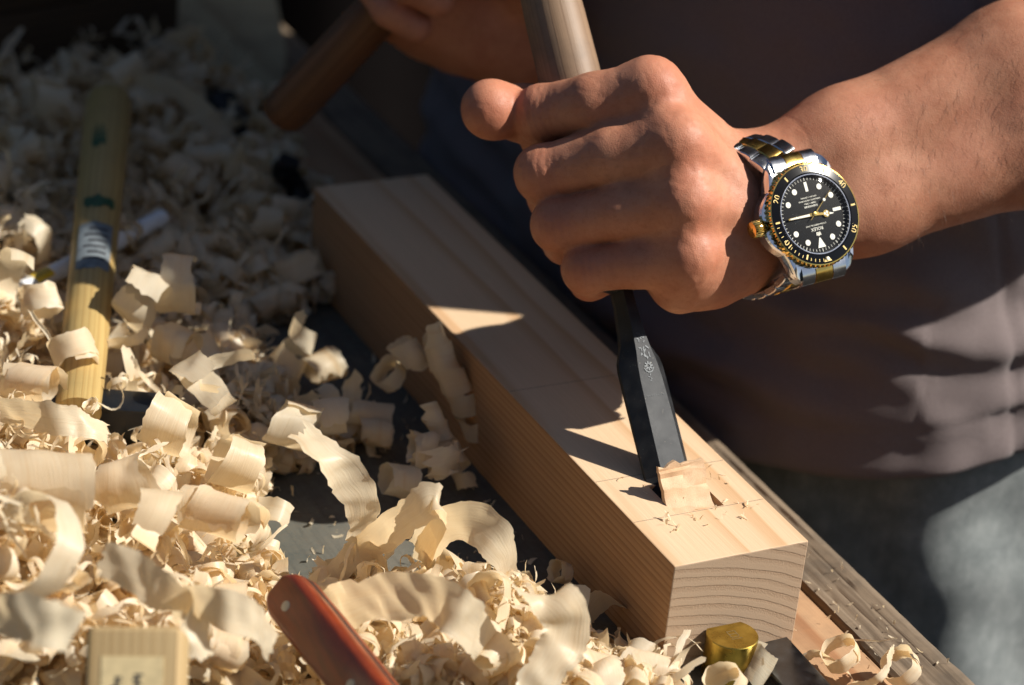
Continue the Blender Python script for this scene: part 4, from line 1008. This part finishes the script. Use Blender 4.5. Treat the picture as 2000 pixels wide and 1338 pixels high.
# ------------------------------------------------------------------ shavings
def m_shaving():
    t = NT('pine_shaving'); uv = t.n('TexCoord').outputs['UV']; isl = t.n('NewGeometry').outputs['Random Per Island']; ob = t.n('ObjectInfo').outputs['Random']
    rnd = t.math('FRACT', t.math('ADD', isl, ob)); off = t.n('CombineXYZ', {0: t.math('MULTIPLY', rnd, 37.), 1: t.math('MULTIPLY', rnd, 91.), 2: 0.}).outputs[0]
    v = t.n('VectorMath', {0: uv, 1: off}, operation='ADD').outputs[0]
    fib = t.noise(t.mapped(v, (.05, 1.4, 1)), 1., 4, .65); ring = t.noise(t.mapped(v, (.012, .22, 1)), 1., 2); blot = t.noise(t.mapped(v, (.12, .12, 1)), 1., 3)
    c = t.mix(t.rng(fib, .3, .7, 0, 1), (.82, .70, .50), (.92, .845, .68))
    c = t.mix(t.rng(ring, .56, .72, 0, .45), c, (.74, .53, .30)); c = t.mix(t.rng(blot, .4, .7, 0, .35), c, (.92, .84, .67))
    c = t.mix(t.math('MULTIPLY', t.rng(rnd, 0, 1, 0, 1), .28), c, (.82, .67, .43))
    bp = t.bump(t.math('ADD', fib, t.math('MULTIPLY', blot, .5)), .45, .0004)
    p = t.n('BsdfPrincipled', {'Base Color': c, 'Roughness': .36, 'Specular IOR Level': .5, 'Normal': bp})
    tr = t.n('BsdfTranslucent', {'Color': t.mix(.6, c, (.92, .68, .36)), 'Normal': bp})
    t.surf(t.n('MixShader', {0: .5, 1: p.outputs[0], 2: tr.outputs[0]}).outputs[0]); return t.m
MT['shaving'] = m_shaving()

def ribbon(n, m, w, path, wdir, nrm, rs, rag=1., cup=0., wave=.3, taper=0., cone=0., cen=None, crumple=1.):
    """path, wdir, nrm: (n,3). Returns verts, faces, uv (mm)"""
    s = np.concatenate([[0], np.cumsum(np.linalg.norm(np.diff(path, axis=0), axis=1))]); L = s[-1]
    tang = np.gradient(path, axis=0); tang /= np.maximum(np.linalg.norm(tang, axis=1), 1e-6)[:, None]
    q = np.linspace(-.5, .5, m); ws = w * (1 + .07 * np.convolve(rs.randn(n + 4), [.2, .2, .2, .2, .2], 'valid')[:n])
    if taper: ws = ws * np.clip(1 - taper * np.linspace(0, 1, n) ** 2, .12, 1)
    V = path[:, None, :] + wdir[:, None, :] * (q[None, :, None] * ws[:, None, None])
    if crumple:
        u_ = np.linspace(0, 1, n); ws = ws * (.72 + .28 * np.sin(np.pi * np.clip(u_ * rs.uniform(.9, 1.3) + rs.uniform(0, .15), 0, 1)) ** .7); lat = w * .16 * np.sin(u_ * rs.uniform(2, 7) + rs.uniform(0, 6)); path = path + wdir * lat[:, None]
    V = path[:, None, :] + wdir[:, None, :] * (q[None, :, None] * ws[:, None, None])
    e = np.zeros((n, m)); e[0] = -np.abs(rs.randn(m)) * 1.6 * rag; e[1] = e[0] * .4; e[-1] = np.abs(rs.randn(m)) * 1.6 * rag; e[-2] = e[-1] * .4
    V += tang[:, None, :] * e[..., None]
    f1, f2, p1, p2 = rs.uniform(.12, .3), rs.uniform(.35, .7), rs.uniform(0, 6), rs.uniform(0, 6)
    S, Qm = np.meshgrid(s, q, indexing='ij')
    d = cup * w * (Qm * Qm * 4 - .33) + wave * (np.sin(S * f1 + 3 * Qm + p1) + .5 * np.sin(S * f2 - 5 * Qm + p2)) + wave * .35 * rs.randn(n, m) * (np.abs(Qm) > .45)
    V += nrm[:, None, :] * d[..., None]
    V[:, 0] += wdir * (rs.randn(n) * .22 * rag)[:, None]; V[:, -1] += wdir * (rs.randn(n) * .22 * rag)[:, None]
    if cone and cen is not None: V += (V - cen[:, None, :]) * (cone * Qm)[..., None] - 0
    if crumple:
        o_ = rs.uniform(0, 300, 3); V = V + crumple * np.stack([1.1 * vnoise(V + o_ + 40 * a, 9.) + .45 * vnoise(V + o_ + 70 * a, 4.) for a in range(3)], -1)
    i = np.arange(n - 1)[:, None] * m; j = np.arange(m - 1)[None, :]
    F = np.stack([i + j, i + j + 1, i + m + j + 1, i + m + j], -1).reshape(-1, 4)
    uv = np.stack([S, Qm * w], -1).reshape(-1, 2)
    return V.reshape(-1, 3), F, uv
def curl(rs, r0, r1, turns, w, pitch=0., n=None, m=6, cone=0., rag=1., cup=0., wave=.3, taper=0.):
    """a rolled shaving about the local y axis"""
    n = n or int(14 + 20 * turns); th = np.linspace(0, 2 * np.pi * turns, n); u = np.linspace(0, 1, n)
    r = (r0 + (r1 - r0) * u) * (1 + .05 * np.sin(th * .7 + rs.uniform(0, 6)) + .03 * np.sin(th * 2.3 + rs.uniform(0, 6)))
    P = np.stack([r * np.cos(th), pitch * th / (2 * np.pi) - pitch * turns / 2, r * np.sin(th)], 1)
    nr = np.stack([np.cos(th), 0 * th, np.sin(th)], 1); tg = np.stack([-np.sin(th), 0 * th, np.cos(th)], 1)
    tl = pitch / (2 * np.pi * max(r0, 1)); wd = np.tile([0, 1., 0], (n, 1)) - tg * tl; wd /= np.linalg.norm(wd, axis=1)[:, None]
    cen = P.copy(); cen[:, 0] = 0; cen[:, 2] = 0
    return ribbon(n, m, w, P, wd, nr, rs, rag, cup, wave, taper, cone, cen)
def strip(rs, L, w, k0, kv, n=26, m=6, drift=0., **kw):
    """an open wavy strip bending about the local y axis"""
    s = np.linspace(0, L, n); ka = k0 + kv * np.sin(s / L * rs.uniform(3, 8) + rs.uniform(0, 6)); th = np.concatenate([[0], np.cumsum(.5 * (ka[1:] + ka[:-1]) * np.diff(s))]) + rs.uniform(0, 6)
    x = np.cumsum(np.cos(th)) * L / n; z = np.cumsum(np.sin(th)) * L / n; P = np.stack([x, drift * s, z], 1); P -= P.mean(0)
    tw = rs.uniform(-.9, .9) * s / L; tg = np.stack([np.cos(th), 0 * s, np.sin(th)], 1); nr = np.stack([-np.sin(th), 0 * s, np.cos(th)], 1)
    wd = np.cos(tw)[:, None] * A([0, 1., 0]) + np.sin(tw)[:, None] * nr; nr2 = np.cross(tg, wd)
    return ribbon(n, m, w, P, wd, nr2, rs, **kw)
def frame_from(y, roll=0.):
    y = unit(y); x = unit(np.cross(y, (0.1, .2, 1))); z = np.cross(x, y); c, s = math.cos(roll), math.sin(roll)
    return np.stack([c * x + s * z, y, -s * x + c * z], 1)        # columns
def img_axis(deg, dep=0.):
    a = math.radians(deg); return unit(math.cos(a) * RC[0] + math.sin(a) * RC[1] + dep * RC[2])
def rnd_frame(rs, flat=.6):
    a = rs.uniform(0, 2 * np.pi); e = rs.uniform(-flat, flat); return frame_from((math.cos(a) * math.cos(e), math.sin(a) * math.cos(e), math.sin(e)), rs.uniform(0, 6.28))
NSH = [0]
def shaving(geo, R, pos, label, group=None, name='wood_shaving'):
    V, F, uv = geo; NSH[0] += 1; V = V @ R.T
    o = mesh_obj(name, V, F, MT['shaving'], loc=pos, uv=uv); return tag(o, label, 'wood shaving', group)
def through(pts, w, degs, deps, rs, label, n=40, m=8, **kw):
    """ribbon through (px, py, z) points; width direction given by image angle and depth lean"""
    K = A([Pz(*p) for p in pts]); k = len(K); t = np.linspace(0, k - 1, n)
    def cr(C, t):
        i = np.clip(t.astype(int), 0, k - 2); f = (t - i)[:, None]; p0, p1, p2, p3 = (C[np.clip(i + d, 0, k - 1)] for d in (-1, 0, 1, 2))
        return .5 * (2 * p1 + (p2 - p0) * f + (2 * p0 - 5 * p1 + 4 * p2 - p3) * f ** 2 + (3 * p1 - p0 - 3 * p2 + p3) * f ** 3)
    P = cr(K, t); Wd = cr(A([img_axis(d, q) for d, q in zip(degs, deps)]), t); tg = np.gradient(P, axis=0); tg /= np.linalg.norm(tg, axis=1)[:, None]
    Wd -= tg * (Wd * tg).sum(1)[:, None]; Wd /= np.linalg.norm(Wd, axis=1)[:, None]; c = P.mean(0)
    return shaving(ribbon(n, m, w, P - c, Wd, np.cross(tg, Wd), rs, **kw), np.eye(3), c, label)
RS = np.random.RandomState(12)
def H(px, py, z, deg, dep, r0, r1, turns, w, label, pitch=0., roll=0., **kw):
    return shaving(curl(RS, r0, r1, turns, w, pitch, **kw), frame_from(img_axis(deg, dep), roll), Pz(px, py, z), label)

# the shavings one can point at
H(62, 752, 4, 8, -.25, 7.4, 8.4, 1.5, 23, 'smooth rolled tube of shaving at the left edge above the hammer head', m=10)
H(148, 694, 4, 62, -.35, 8.2, 9.6, 1.2, 15, 'curled shaving draped across the sunlit end of the hammer handle', m=8, roll=1.)
H(345, 672, -10, 22, -.5, 8.0, 9.5, 1.1, 15, 'short fat curl just right of the sunlit hammer handle', m=8)
H(342, 560, 8, 4, -.12, 10.5, 13.5, .72, 18, 'broad square-ended shaving band arching beside the hammer label', m=9, roll=-2.2, wave=.2)
H(262, 585, 4, 38, .25, 15, 8.5, .95, 20, 'cone-shaped shaving leaning on the hammer handle below its label', m=9, roll=.6, cone=.35)
H(240, 655, -4, 80, .5, 8.5, 9.5, .8, 7, 'thin looped shaving just below the cone-shaped one', roll=2.4)
H(574, 692, -28, 112, .15, 6.2, 7.4, 2.6, 10, 'corkscrew shaving standing apart on the bench left of the timber', pitch=11)
H(632, 716, -34, -22, .35, 8.0, 6.0, 1.7, 14, 'fat rolled shaving lying on bare bench nearest the timber middle', m=8)
through([(600, 845, 30), (668, 905, 22), (702, 985, 2), (690, 1060, -22), (625, 1150, -36)], 14.8, [18, 10, 0, -8, 35], [.1, .5, .9, .6, .3], RS, 'tall twisted shaving standing upright above the red knife handle', wave=.7, rag=2.2, cup=.06, m=9)
through([(640, 1130, -38), (720, 1062, -22), (790, 1000, 2), (846, 962, 12), (862, 990, 4), (815, 1085, -34)], 14.1, [62, 60, 66, 70, 72, 62], [.3, .2, .0, -.2, -.3, .2], RS, 'peaked shaving folded over itself in front of the dark bench patch', wave=.5, rag=1.5, m=9, n=54)
through([(812, 1075, -30), (870, 1032, -8), (935, 1038, -2), (985, 1082, -10), (1012, 1150, -36)], 16.2, [70, 82, 95, 110, 120], [.2, .1, .1, .1, .2], RS, 'broad arching shaving band between knife and timber', wave=.3, m=9, rag=.7)
through([(640, 1215, -26), (730, 1178, -4), (830, 1160, 8), (905, 1186, 8), (948, 1262, -16), (930, 1330, -34)], 18.5, [85, 84, 86, 92, 110, 120], [.5, .4, .3, .2, .1, .1], RS, 'very wide shaving billowing right of the red knife handle', wave=.9, m=12, n=56, rag=1.4)
through([(1010, 1150, 2), (1062, 1168, 6), (1092, 1225, -4), (1070, 1300, -16), (1040, 1380, -26)], 17.6, [28, 15, 6, 4, 8], [.5, .4, .2, .1, .1], RS, 'wide crinkled shaving strip hanging down near the timber corner', wave=1.1, m=12, n=50, rag=1.4)
H(886, 745, -14, 66, .25, 5.2, 6.2, 4.0, 13, 'long corkscrew shaving leaning against the shaded side of the timber', pitch=12.5, rag=.8)
H(872, 868, -30, 62, .2, 4.2, 5.0, 3.2, 10, 'narrow rolled shaving at the foot of the timber side', pitch=11)
H(762, 735, -22, 40, .7, 8.2, 6.4, 1.5, 8, 'open ring of shaving with a gap beside the leaning corkscrew', roll=1.)
H(800, 690, -8, 50, .2, 5.4, 6, 1.4, 13, 'short roll on top of the leaning corkscrew shaving')
H(790, 942, -36, 10, .3, 7.4, 6.4, 1.3, 15, 'short roll behind the peaked shaving', m=8)
H(862, 900, -28, 80, .2, 7.8, 5.5, 1.1, 11, 'crumpled shaving clump in the shade of the timber', wave=1.3, rag=3)
H(828, 880, -26, 20, .5, 6.4, 4.5, 1.6, 9, 'tightly crumpled shaving on top of the shaded clump', wave=1.4, rag=3)
H(1092, 1118, -40, 25, .75, 5.4, 4.2, 1.9, 6.5, 'small double ring of shaving on the bench beside the timber')
H(1172, 1238, -46, 40, .9, 14, 12, .3, 13, 'flat curved flake lying on dark bench by the timber corner', roll=1.4)
H(1150, 1300, -36, 16, .25, 6.8, 6.0, 1.5, 22, 'rolled shaving at the bottom edge left of the timber corner', m=9)
H(1262, 1302, -38, 14, .1, 6.4, 5.4, 1.5, 20, 'rolled shaving touching the bottom of the timber end', m=9)
H(1482, 1300, -42, 118, .1, 4.8, 5.6, 1.4, 14, 'cream roll between the brass weight and the steel plate')
H(1420, 1338, -36, 60, .6, 7.4, 6.4, 1.6, 9, 'ringed shaving in front of the brass weight')
H(1640, 1278, -40, 58, .7, 7.6, 6.8, 1.25, 7, 'thin looped shaving standing on the weathered plank beside the steel plate', roll=.4)
H(1758, 1300, -41, 48, .8, 7.4, 6.0, 1.3, 7.5, 'thin looped shaving nearest the bench edge at the bottom right', roll=.9)
through([(1545, 1300, -47), (1590, 1276, -42), (1640, 1302, -45), (1668, 1335, -47)], 4.9, [60, 55, 50, 50], [.8, .7, .7, .8], RS, 'narrow shaving ribbon curving beside the steel plate', wave=.2)
through([(1660, 1335, -46), (1712, 1330, -36), (1735, 1295, -34), (1748, 1270, -36)], 4.2, [40, 45, 50, 50], [.8, .7, .7, .8], RS, 'narrow shaving ribbon joining the loop at the bench edge', wave=.2)
through([(1668, 1252, -48.2), (1710, 1250, -47.6), (1752, 1246, -47.9)], 1.0, [90, 90, 90], [1, 1, 1], RS, 'straight thin sliver lying across the weathered plank', wave=.05, m=3, n=12, rag=.3)
H(72, 958, 22, 4, -.1, 14, 15.5, 1.05, 42, 'largest wide rolled shaving at the left edge, nearest but one', m=12)
H(58, 1062, 30, 30, .8, 22, 18, .62, 11, 'broad hoop of shaving below the largest roll at the left edge', roll=-1.)
H(432, 1008, 6, 16, -.2, 7.6, 8.6, 1.6, 27, 'striped rolled shaving left of the tall twisted one', m=10)
H(240, 950, 14, -16, -.2, 9, 10, 1.3, 22, 'rolled shaving with a dark line below the hammer head', m=10)
H(290, 1012, 18, 20, .3, 12, 9, .8, 15, 'cupped translucent shaving between the two lower rolls', cone=.3)
H(80, 590, 4, 75, -.3, 7.5, 9, 1.3, 12, 'curled shaving at the left edge beside the white tube')
H(20, 560, 8, 20, .5, 15, 13, .7, 13, 'large hooped shaving at the left edge above the rolled tube', roll=1.)
through([(62, 610, 12), (84, 645, 8), (104, 680, 6)], 1.8, [0, 0, 0], [0, 0, 0], RS, 'thin straight splinter poking out left of the hammer handle', cup=.4, wave=.05, m=5, n=10)
through([(0, 800, 18), (90, 808, 24), (160, 815, 22), (205, 840, 14)], 12.0, [78, 80, 80, 70], [.3, .2, .1, 0], RS, 'broad shaving lying over the black hammer head', wave=.6, m=8)
H(178, 792, 16, 70, .6, 3.2, 2.2, 1.7, 3, 'tiny ringlet of shaving on the hammer head')
H(400, 745, 4, -35, .3, 11, 13, .8, 15, 'dim arched shaving just right of the hammer head', roll=.8)
H(455, 725, 8, 70, .6, 13, 14, .5, 6, 'slim hoop of shaving above the arched one', roll=2.)
H(330, 830, 4, 28, .2, 11.0, 8.8, 0.95, 18.7, 'dim flat shaving right of the hammer head', roll=1.8)
H(470, 905, -8, 20, .4, 11.9, 9.6, 1.0, 17.3, 'dim folded shaving in the hand shadow', roll=2.2)
H(575, 830, -12, 14, .2, 10.2, 8.0, 1.15, 18.7, 'dim wide shaving behind the tall twisted one', roll=1.4)
H(640, 815, -20, -10, .3, 8, 7, 1.3, 14, 'dim rolled shaving between the tall twisted one and the leaning corkscrew')
H(720, 812, -34, 5, .2, 5.5, 5, 1.4, 16, 'small dim roll on the bench left of the leaning corkscrew')
H(735, 845, -38, 12, .1, 6, 5, 1.2, 13, 'second small dim roll on the bench left of the leaning corkscrew')
through([(340, 1190, 14), (420, 1195, 26), (500, 1215, 18), (535, 1252, 4)], 14.1, [85, 88, 95, 100], [.4, .3, .2, .2], RS, 'pale broad shaving strip left of the red knife handle', wave=.6, m=9)
through([(205, 1105, 34), (300, 1130, 30), (372, 1190, 22), (400, 1275, 10)], 15.5, [75, 70, 60, 50], [.4, .3, .2, .2], RS, 'long slanting shaving strip above the wooden block', wave=.6, m=9)
through([(-10, 1215, 46), (70, 1200, 52), (150, 1225, 44)], 18.3, [85, 88, 92], [.4, .3, .2], RS, 'blurred wide shaving left of the wooden block', wave=.7, m=9)
H(95, 195, -6, 10, .3, 11.0, 8.8, 1.05, 18.7, 'shaded pale shaving at the back left of the heap', roll=1.2)
through([(255, 165, -8), (330, 175, 0), (400, 225, -10), (470, 285, -26)], 13.4, [60, 62, 60, 55], [.5, .5, .4, .4], RS, 'long flat shaving sloping down behind the hammer butt', wave=.5)
H(585, 520, -28, 70, .2, 11, 12, .8, 15, 'shaded roll against the far end of the timber', roll=2)
H(500, 330, -18, 5, .3, 10, 9, .8, 17, 'shaded rolled shaving right of the hammer butt', roll=1)

# the heap: deterministic scatter on a height map given by a few support points (photo position of the bench point, height)
HP = A([(-60, 200, 40), (0, 500, 42), (0, 800, 46), (-40, 1100, 66), (-40, 1400, 84), (250, 250, 44), (250, 450, 40), (220, 560, 26), (250, 640, 22), (200, 740, 20), (220, 830, 24), (170, 640, 22), (180, 480, 28), (200, 380, 32), (250, 950, 42), (250, 1150, 46), (300, 1400, 48), (430, 250, 36), (480, 420, 32), (520, 530, 26), (430, 660, 22),
        (420, 800, 22), (430, 950, 28), (440, 1080, 28), (470, 1180, 22), (600, 440, 18), (590, 580, 10), (540, 720, 5), (700, 800, 3), (640, 960, 2), (800, 900, 4), (760, 1100, 2), (800, 1260, 22), (980, 1290, 24), (1120, 1200, 2), (620, 1220, 14), (560, 1320, 6), (1000, 1380, 24), (900, 1000, 2), (1200, 1350, 10), (700, 1390, 20)], float)
def heap_h(px, py):
    d2 = (HP[:, 0] - px) ** 2 + (HP[:, 1] - py) ** 2 + 400.; w = d2 ** -1.6; return float((w * HP[:, 2]).sum() / w.sum())
def inside(poly, x, y):
    r = False; n = len(poly)
    for i in range(n):
        (x1, y1), (x2, y2) = poly[i], poly[(i + 1) % n]
        if (y1 > y) != (y2 > y) and x < (x2 - x1) * (y - y1) / (y2 - y1) + x1: r = not r
    return r
BACK = [(-80, 215), (160, 175), (330, 160), (470, 235), (545, 310), (600, 420), (640, 600), (560, 640), (420, 640), (330, 620), (-80, 620)]
LEFT = [(-120, 560), (330, 610), (430, 700), (420, 830), (520, 930), (500, 1090), (560, 1130), (520, 1200), (620, 1420), (-160, 1460)]
MIDB = [(430, 680), (480, 700), (560, 850), (720, 850), (640, 900), (520, 930), (420, 830)]
LOWR = [(600, 1180), (820, 1150), (1000, 1190), (1130, 1290), (1330, 1330), (1330, 1420), (640, 1420)]
def pick(poly, rs):
    xs = [p[0] for p in poly]; ys = [p[1] for p in poly]
    while True:
        x, y = rs.uniform(min(xs), max(xs)), rs.uniform(min(ys), max(ys))
        if inside(poly, x, y): return x, y
def any_shaving(rs, k):
    u = rs.rand()
    if u < .46: return 'rolled shaving', curl(rs, rs.uniform(2.6, 5.8) * k, rs.uniform(3.2, 7) * k, rs.uniform(1.0, 2.4), rs.uniform(7, 16) * k, m=5, wave=.35, cone=rs.uniform(-.35, .35), n=26, rag=1.4)
    if u < .66: return 'corkscrew shaving', curl(rs, rs.uniform(2.6, 4.8) * k, rs.uniform(3.2, 5.5) * k, rs.uniform(2, 3.6), rs.uniform(5, 9) * k, pitch=rs.uniform(6, 11) * k, m=4, n=46)
    if u < .84: return 'wavy strip of shaving', strip(rs, rs.uniform(26, 55) * k, rs.uniform(6, 14) * k, rs.uniform(-.06, .13), .13, m=6, n=28, cup=rs.uniform(-.1, .12), wave=.7, rag=1.8)
    return 'thin ribbon of shaving', strip(rs, rs.uniform(22, 50) * k, rs.uniform(1.5, 4) * k, rs.uniform(.05, .28), .14, m=4, n=30, drift=rs.uniform(0, .3))
MARK = [(60, 230, 'at the back left of the shaded heap'), (60, 380, 'in the shaded heap left of the hammer handle'), (60, 520, 'in the heap just above the white tube'), (330, 260, 'just right of the hammer butt'), (330, 400, 'in the shaded heap right of the green marks'), (330, 520, 'right of the grey hammer label'),
        (480, 310, 'beside the small black tool'), (480, 440, 'in the middle of the shaded heap'), (500, 560, 'at the near edge of the shaded heap'), (585, 440, 'beside the black clamp'), (60, 660, 'left of the sunlit hammer handle'), (290, 690, 'right of the sunlit hammer handle'), (60, 800, 'left of the black hammer head'),
        (330, 810, 'right of the black hammer head'), (180, 880, 'just below the black hammer head'), (60, 980, 'at the left edge of the sunlit heap'), (250, 1000, 'in the middle of the sunlit heap'), (430, 960, 'at the right edge of the sunlit heap'), (60, 1130, 'left of and above the wooden block'), (260, 1140, 'just above the wooden block'),
        (430, 1120, 'between wooden block and red knife tip'), (450, 1270, 'right of the wooden block'), (60, 1290, 'left of the wooden block'), (540, 880, 'in the hand shadow'), (700, 1230, 'just right of the red knife'), (850, 1270, 'in the middle of the low front pile'), (1000, 1300, 'at the right of the low front pile'), (1200, 1330, 'at the foot of the timber end')]
def place_words(px, py): return min(MARK, key=lambda m: (m[0] - px) ** 2 + (m[1] - py) ** 2)[2]
RS = np.random.RandomState(5)
for poly, cnt, k, tone, grp in ((BACK, 112, 1.3, 'shaded pale', 'shavings of the shaded heap'), (LEFT, 150, 1.12, 'sunlit cream', 'shavings of the sunlit heap'),
                               (MIDB, 26, 1.0, 'dim', 'shavings in the hand shadow'), (LOWR, 50, 1.05, 'cream', 'shavings of the low front pile')):
    for i in range(cnt):
        px, py = pick(poly, RS); b = Pz(px, py, BZ); h = heap_h(px, py); z = BZ + 4 + h * (RS.rand() ** .6); q = RS.uniform(.62, 1.3)
        kind, geo = any_shaving(RS, k * q); X = proj(A([b[0], b[1], z])); sz = 'small ' if q < .82 else ('large ' if q > 1.12 else '')
        shaving(geo, rnd_frame(RS), (b[0], b[1], z), sz + tone + ' ' + kind + ' ' + place_words(*X), grp)
def many(name, count, polys, kmin, kmax, zf, label):
    rs = np.random.RandomState(40 + count); VV = []; FF = []; UU = []; nb = 0
    for i in range(count):
        px, py = pick(polys[rs.randint(len(polys))], rs); b = Pz(px, py, BZ); h = heap_h(px, py); k = rs.uniform(kmin, kmax); u = rs.rand()
        if u < .5: V, F, uv = curl(rs, rs.uniform(2, 5) * k, rs.uniform(2.5, 6.5) * k, rs.uniform(.7, 1.9), rs.uniform(4, 11) * k, m=4, n=16, wave=.2, cone=rs.uniform(-.4, .4))
        elif u < .75: V, F, uv = strip(rs, rs.uniform(18, 48) * k, rs.uniform(3, 10) * k, rs.uniform(-.1, .2), .16, m=4, n=16, wave=.4)
        else: V, F, uv = strip(rs, rs.uniform(18, 45) * k, rs.uniform(.8, 2.5) * k, rs.uniform(.05, .3), .15, m=3, n=18, wave=.2, drift=rs.uniform(0, .3))
        V = V @ rnd_frame(rs, .8).T + A([b[0], b[1], BZ + 2.5 + h * (zf(rs) if u < .75 else rs.uniform(.5, 1.1))]); VV.append(V); FF.append(F + nb); UU.append(uv); nb += len(V)
    o = mesh_obj(name, np.concatenate(VV), np.concatenate(FF), MT['shaving'], uv=np.concatenate(UU)); o['kind'] = 'stuff'; tag(o, label, 'shavings'); return o
many('shaving_litter', 4200, [BACK, BACK, LEFT, LEFT, LEFT, MIDB, LOWR], .7, 1.45, lambda r: r.rand() * .85, 'mass of small wood shavings and curls heaped on the bench')
ALLB = [(560, 640), (640, 600), (1180, 1240), (1250, 1340), (560, 1340), (420, 1000), (420, 700)]
def crumbs(name, count, label, pts, smin, smax):
    rs = np.random.RandomState(count); VV = []; FF = []; UU = []; nb = 0
    for i in range(count):
        c = pts(rs); k = rs.uniform(smin, smax); V, F, uv = strip(rs, rs.uniform(2, 6) * k, rs.uniform(.6, 2) * k, .2, .2, m=3, n=5, wave=.12, rag=.3); V = V @ rnd_frame(rs, .3).T
        V = V - A([0, 0, V[:, 2].min()]) + c; VV.append(V); FF.append(F + nb); UU.append(uv); nb += len(V)
    o = mesh_obj(name, np.concatenate(VV), np.concatenate(FF), MT['shaving'], uv=np.concatenate(UU)); o['kind'] = 'stuff'; return tag(o, label, 'wood crumbs')
crumbs('wood_crumbs', 260, 'scattered crumbs and splinters on the bare bench', lambda r: (lambda b: A([b[0], b[1], BZ + .1]))(Pz(*pick(ALLB, r), BZ)), .4, 1.3)
crumbs('bench_edge_crumbs', 60, 'tiny crumbs on the planks along the bench edge', lambda r: A([r.uniform(64, 114), r.uniform(-45, 90), BZ + 1.2]), .25, .8)
crumbs('mortise_crumbs', 40, 'tiny crumbs on the timber round the mortise', lambda r: A([r.uniform(8, 55), 26 + 40 * r.rand() if r.rand() < .5 else r.uniform(22, 33), .08]), .25, .95)
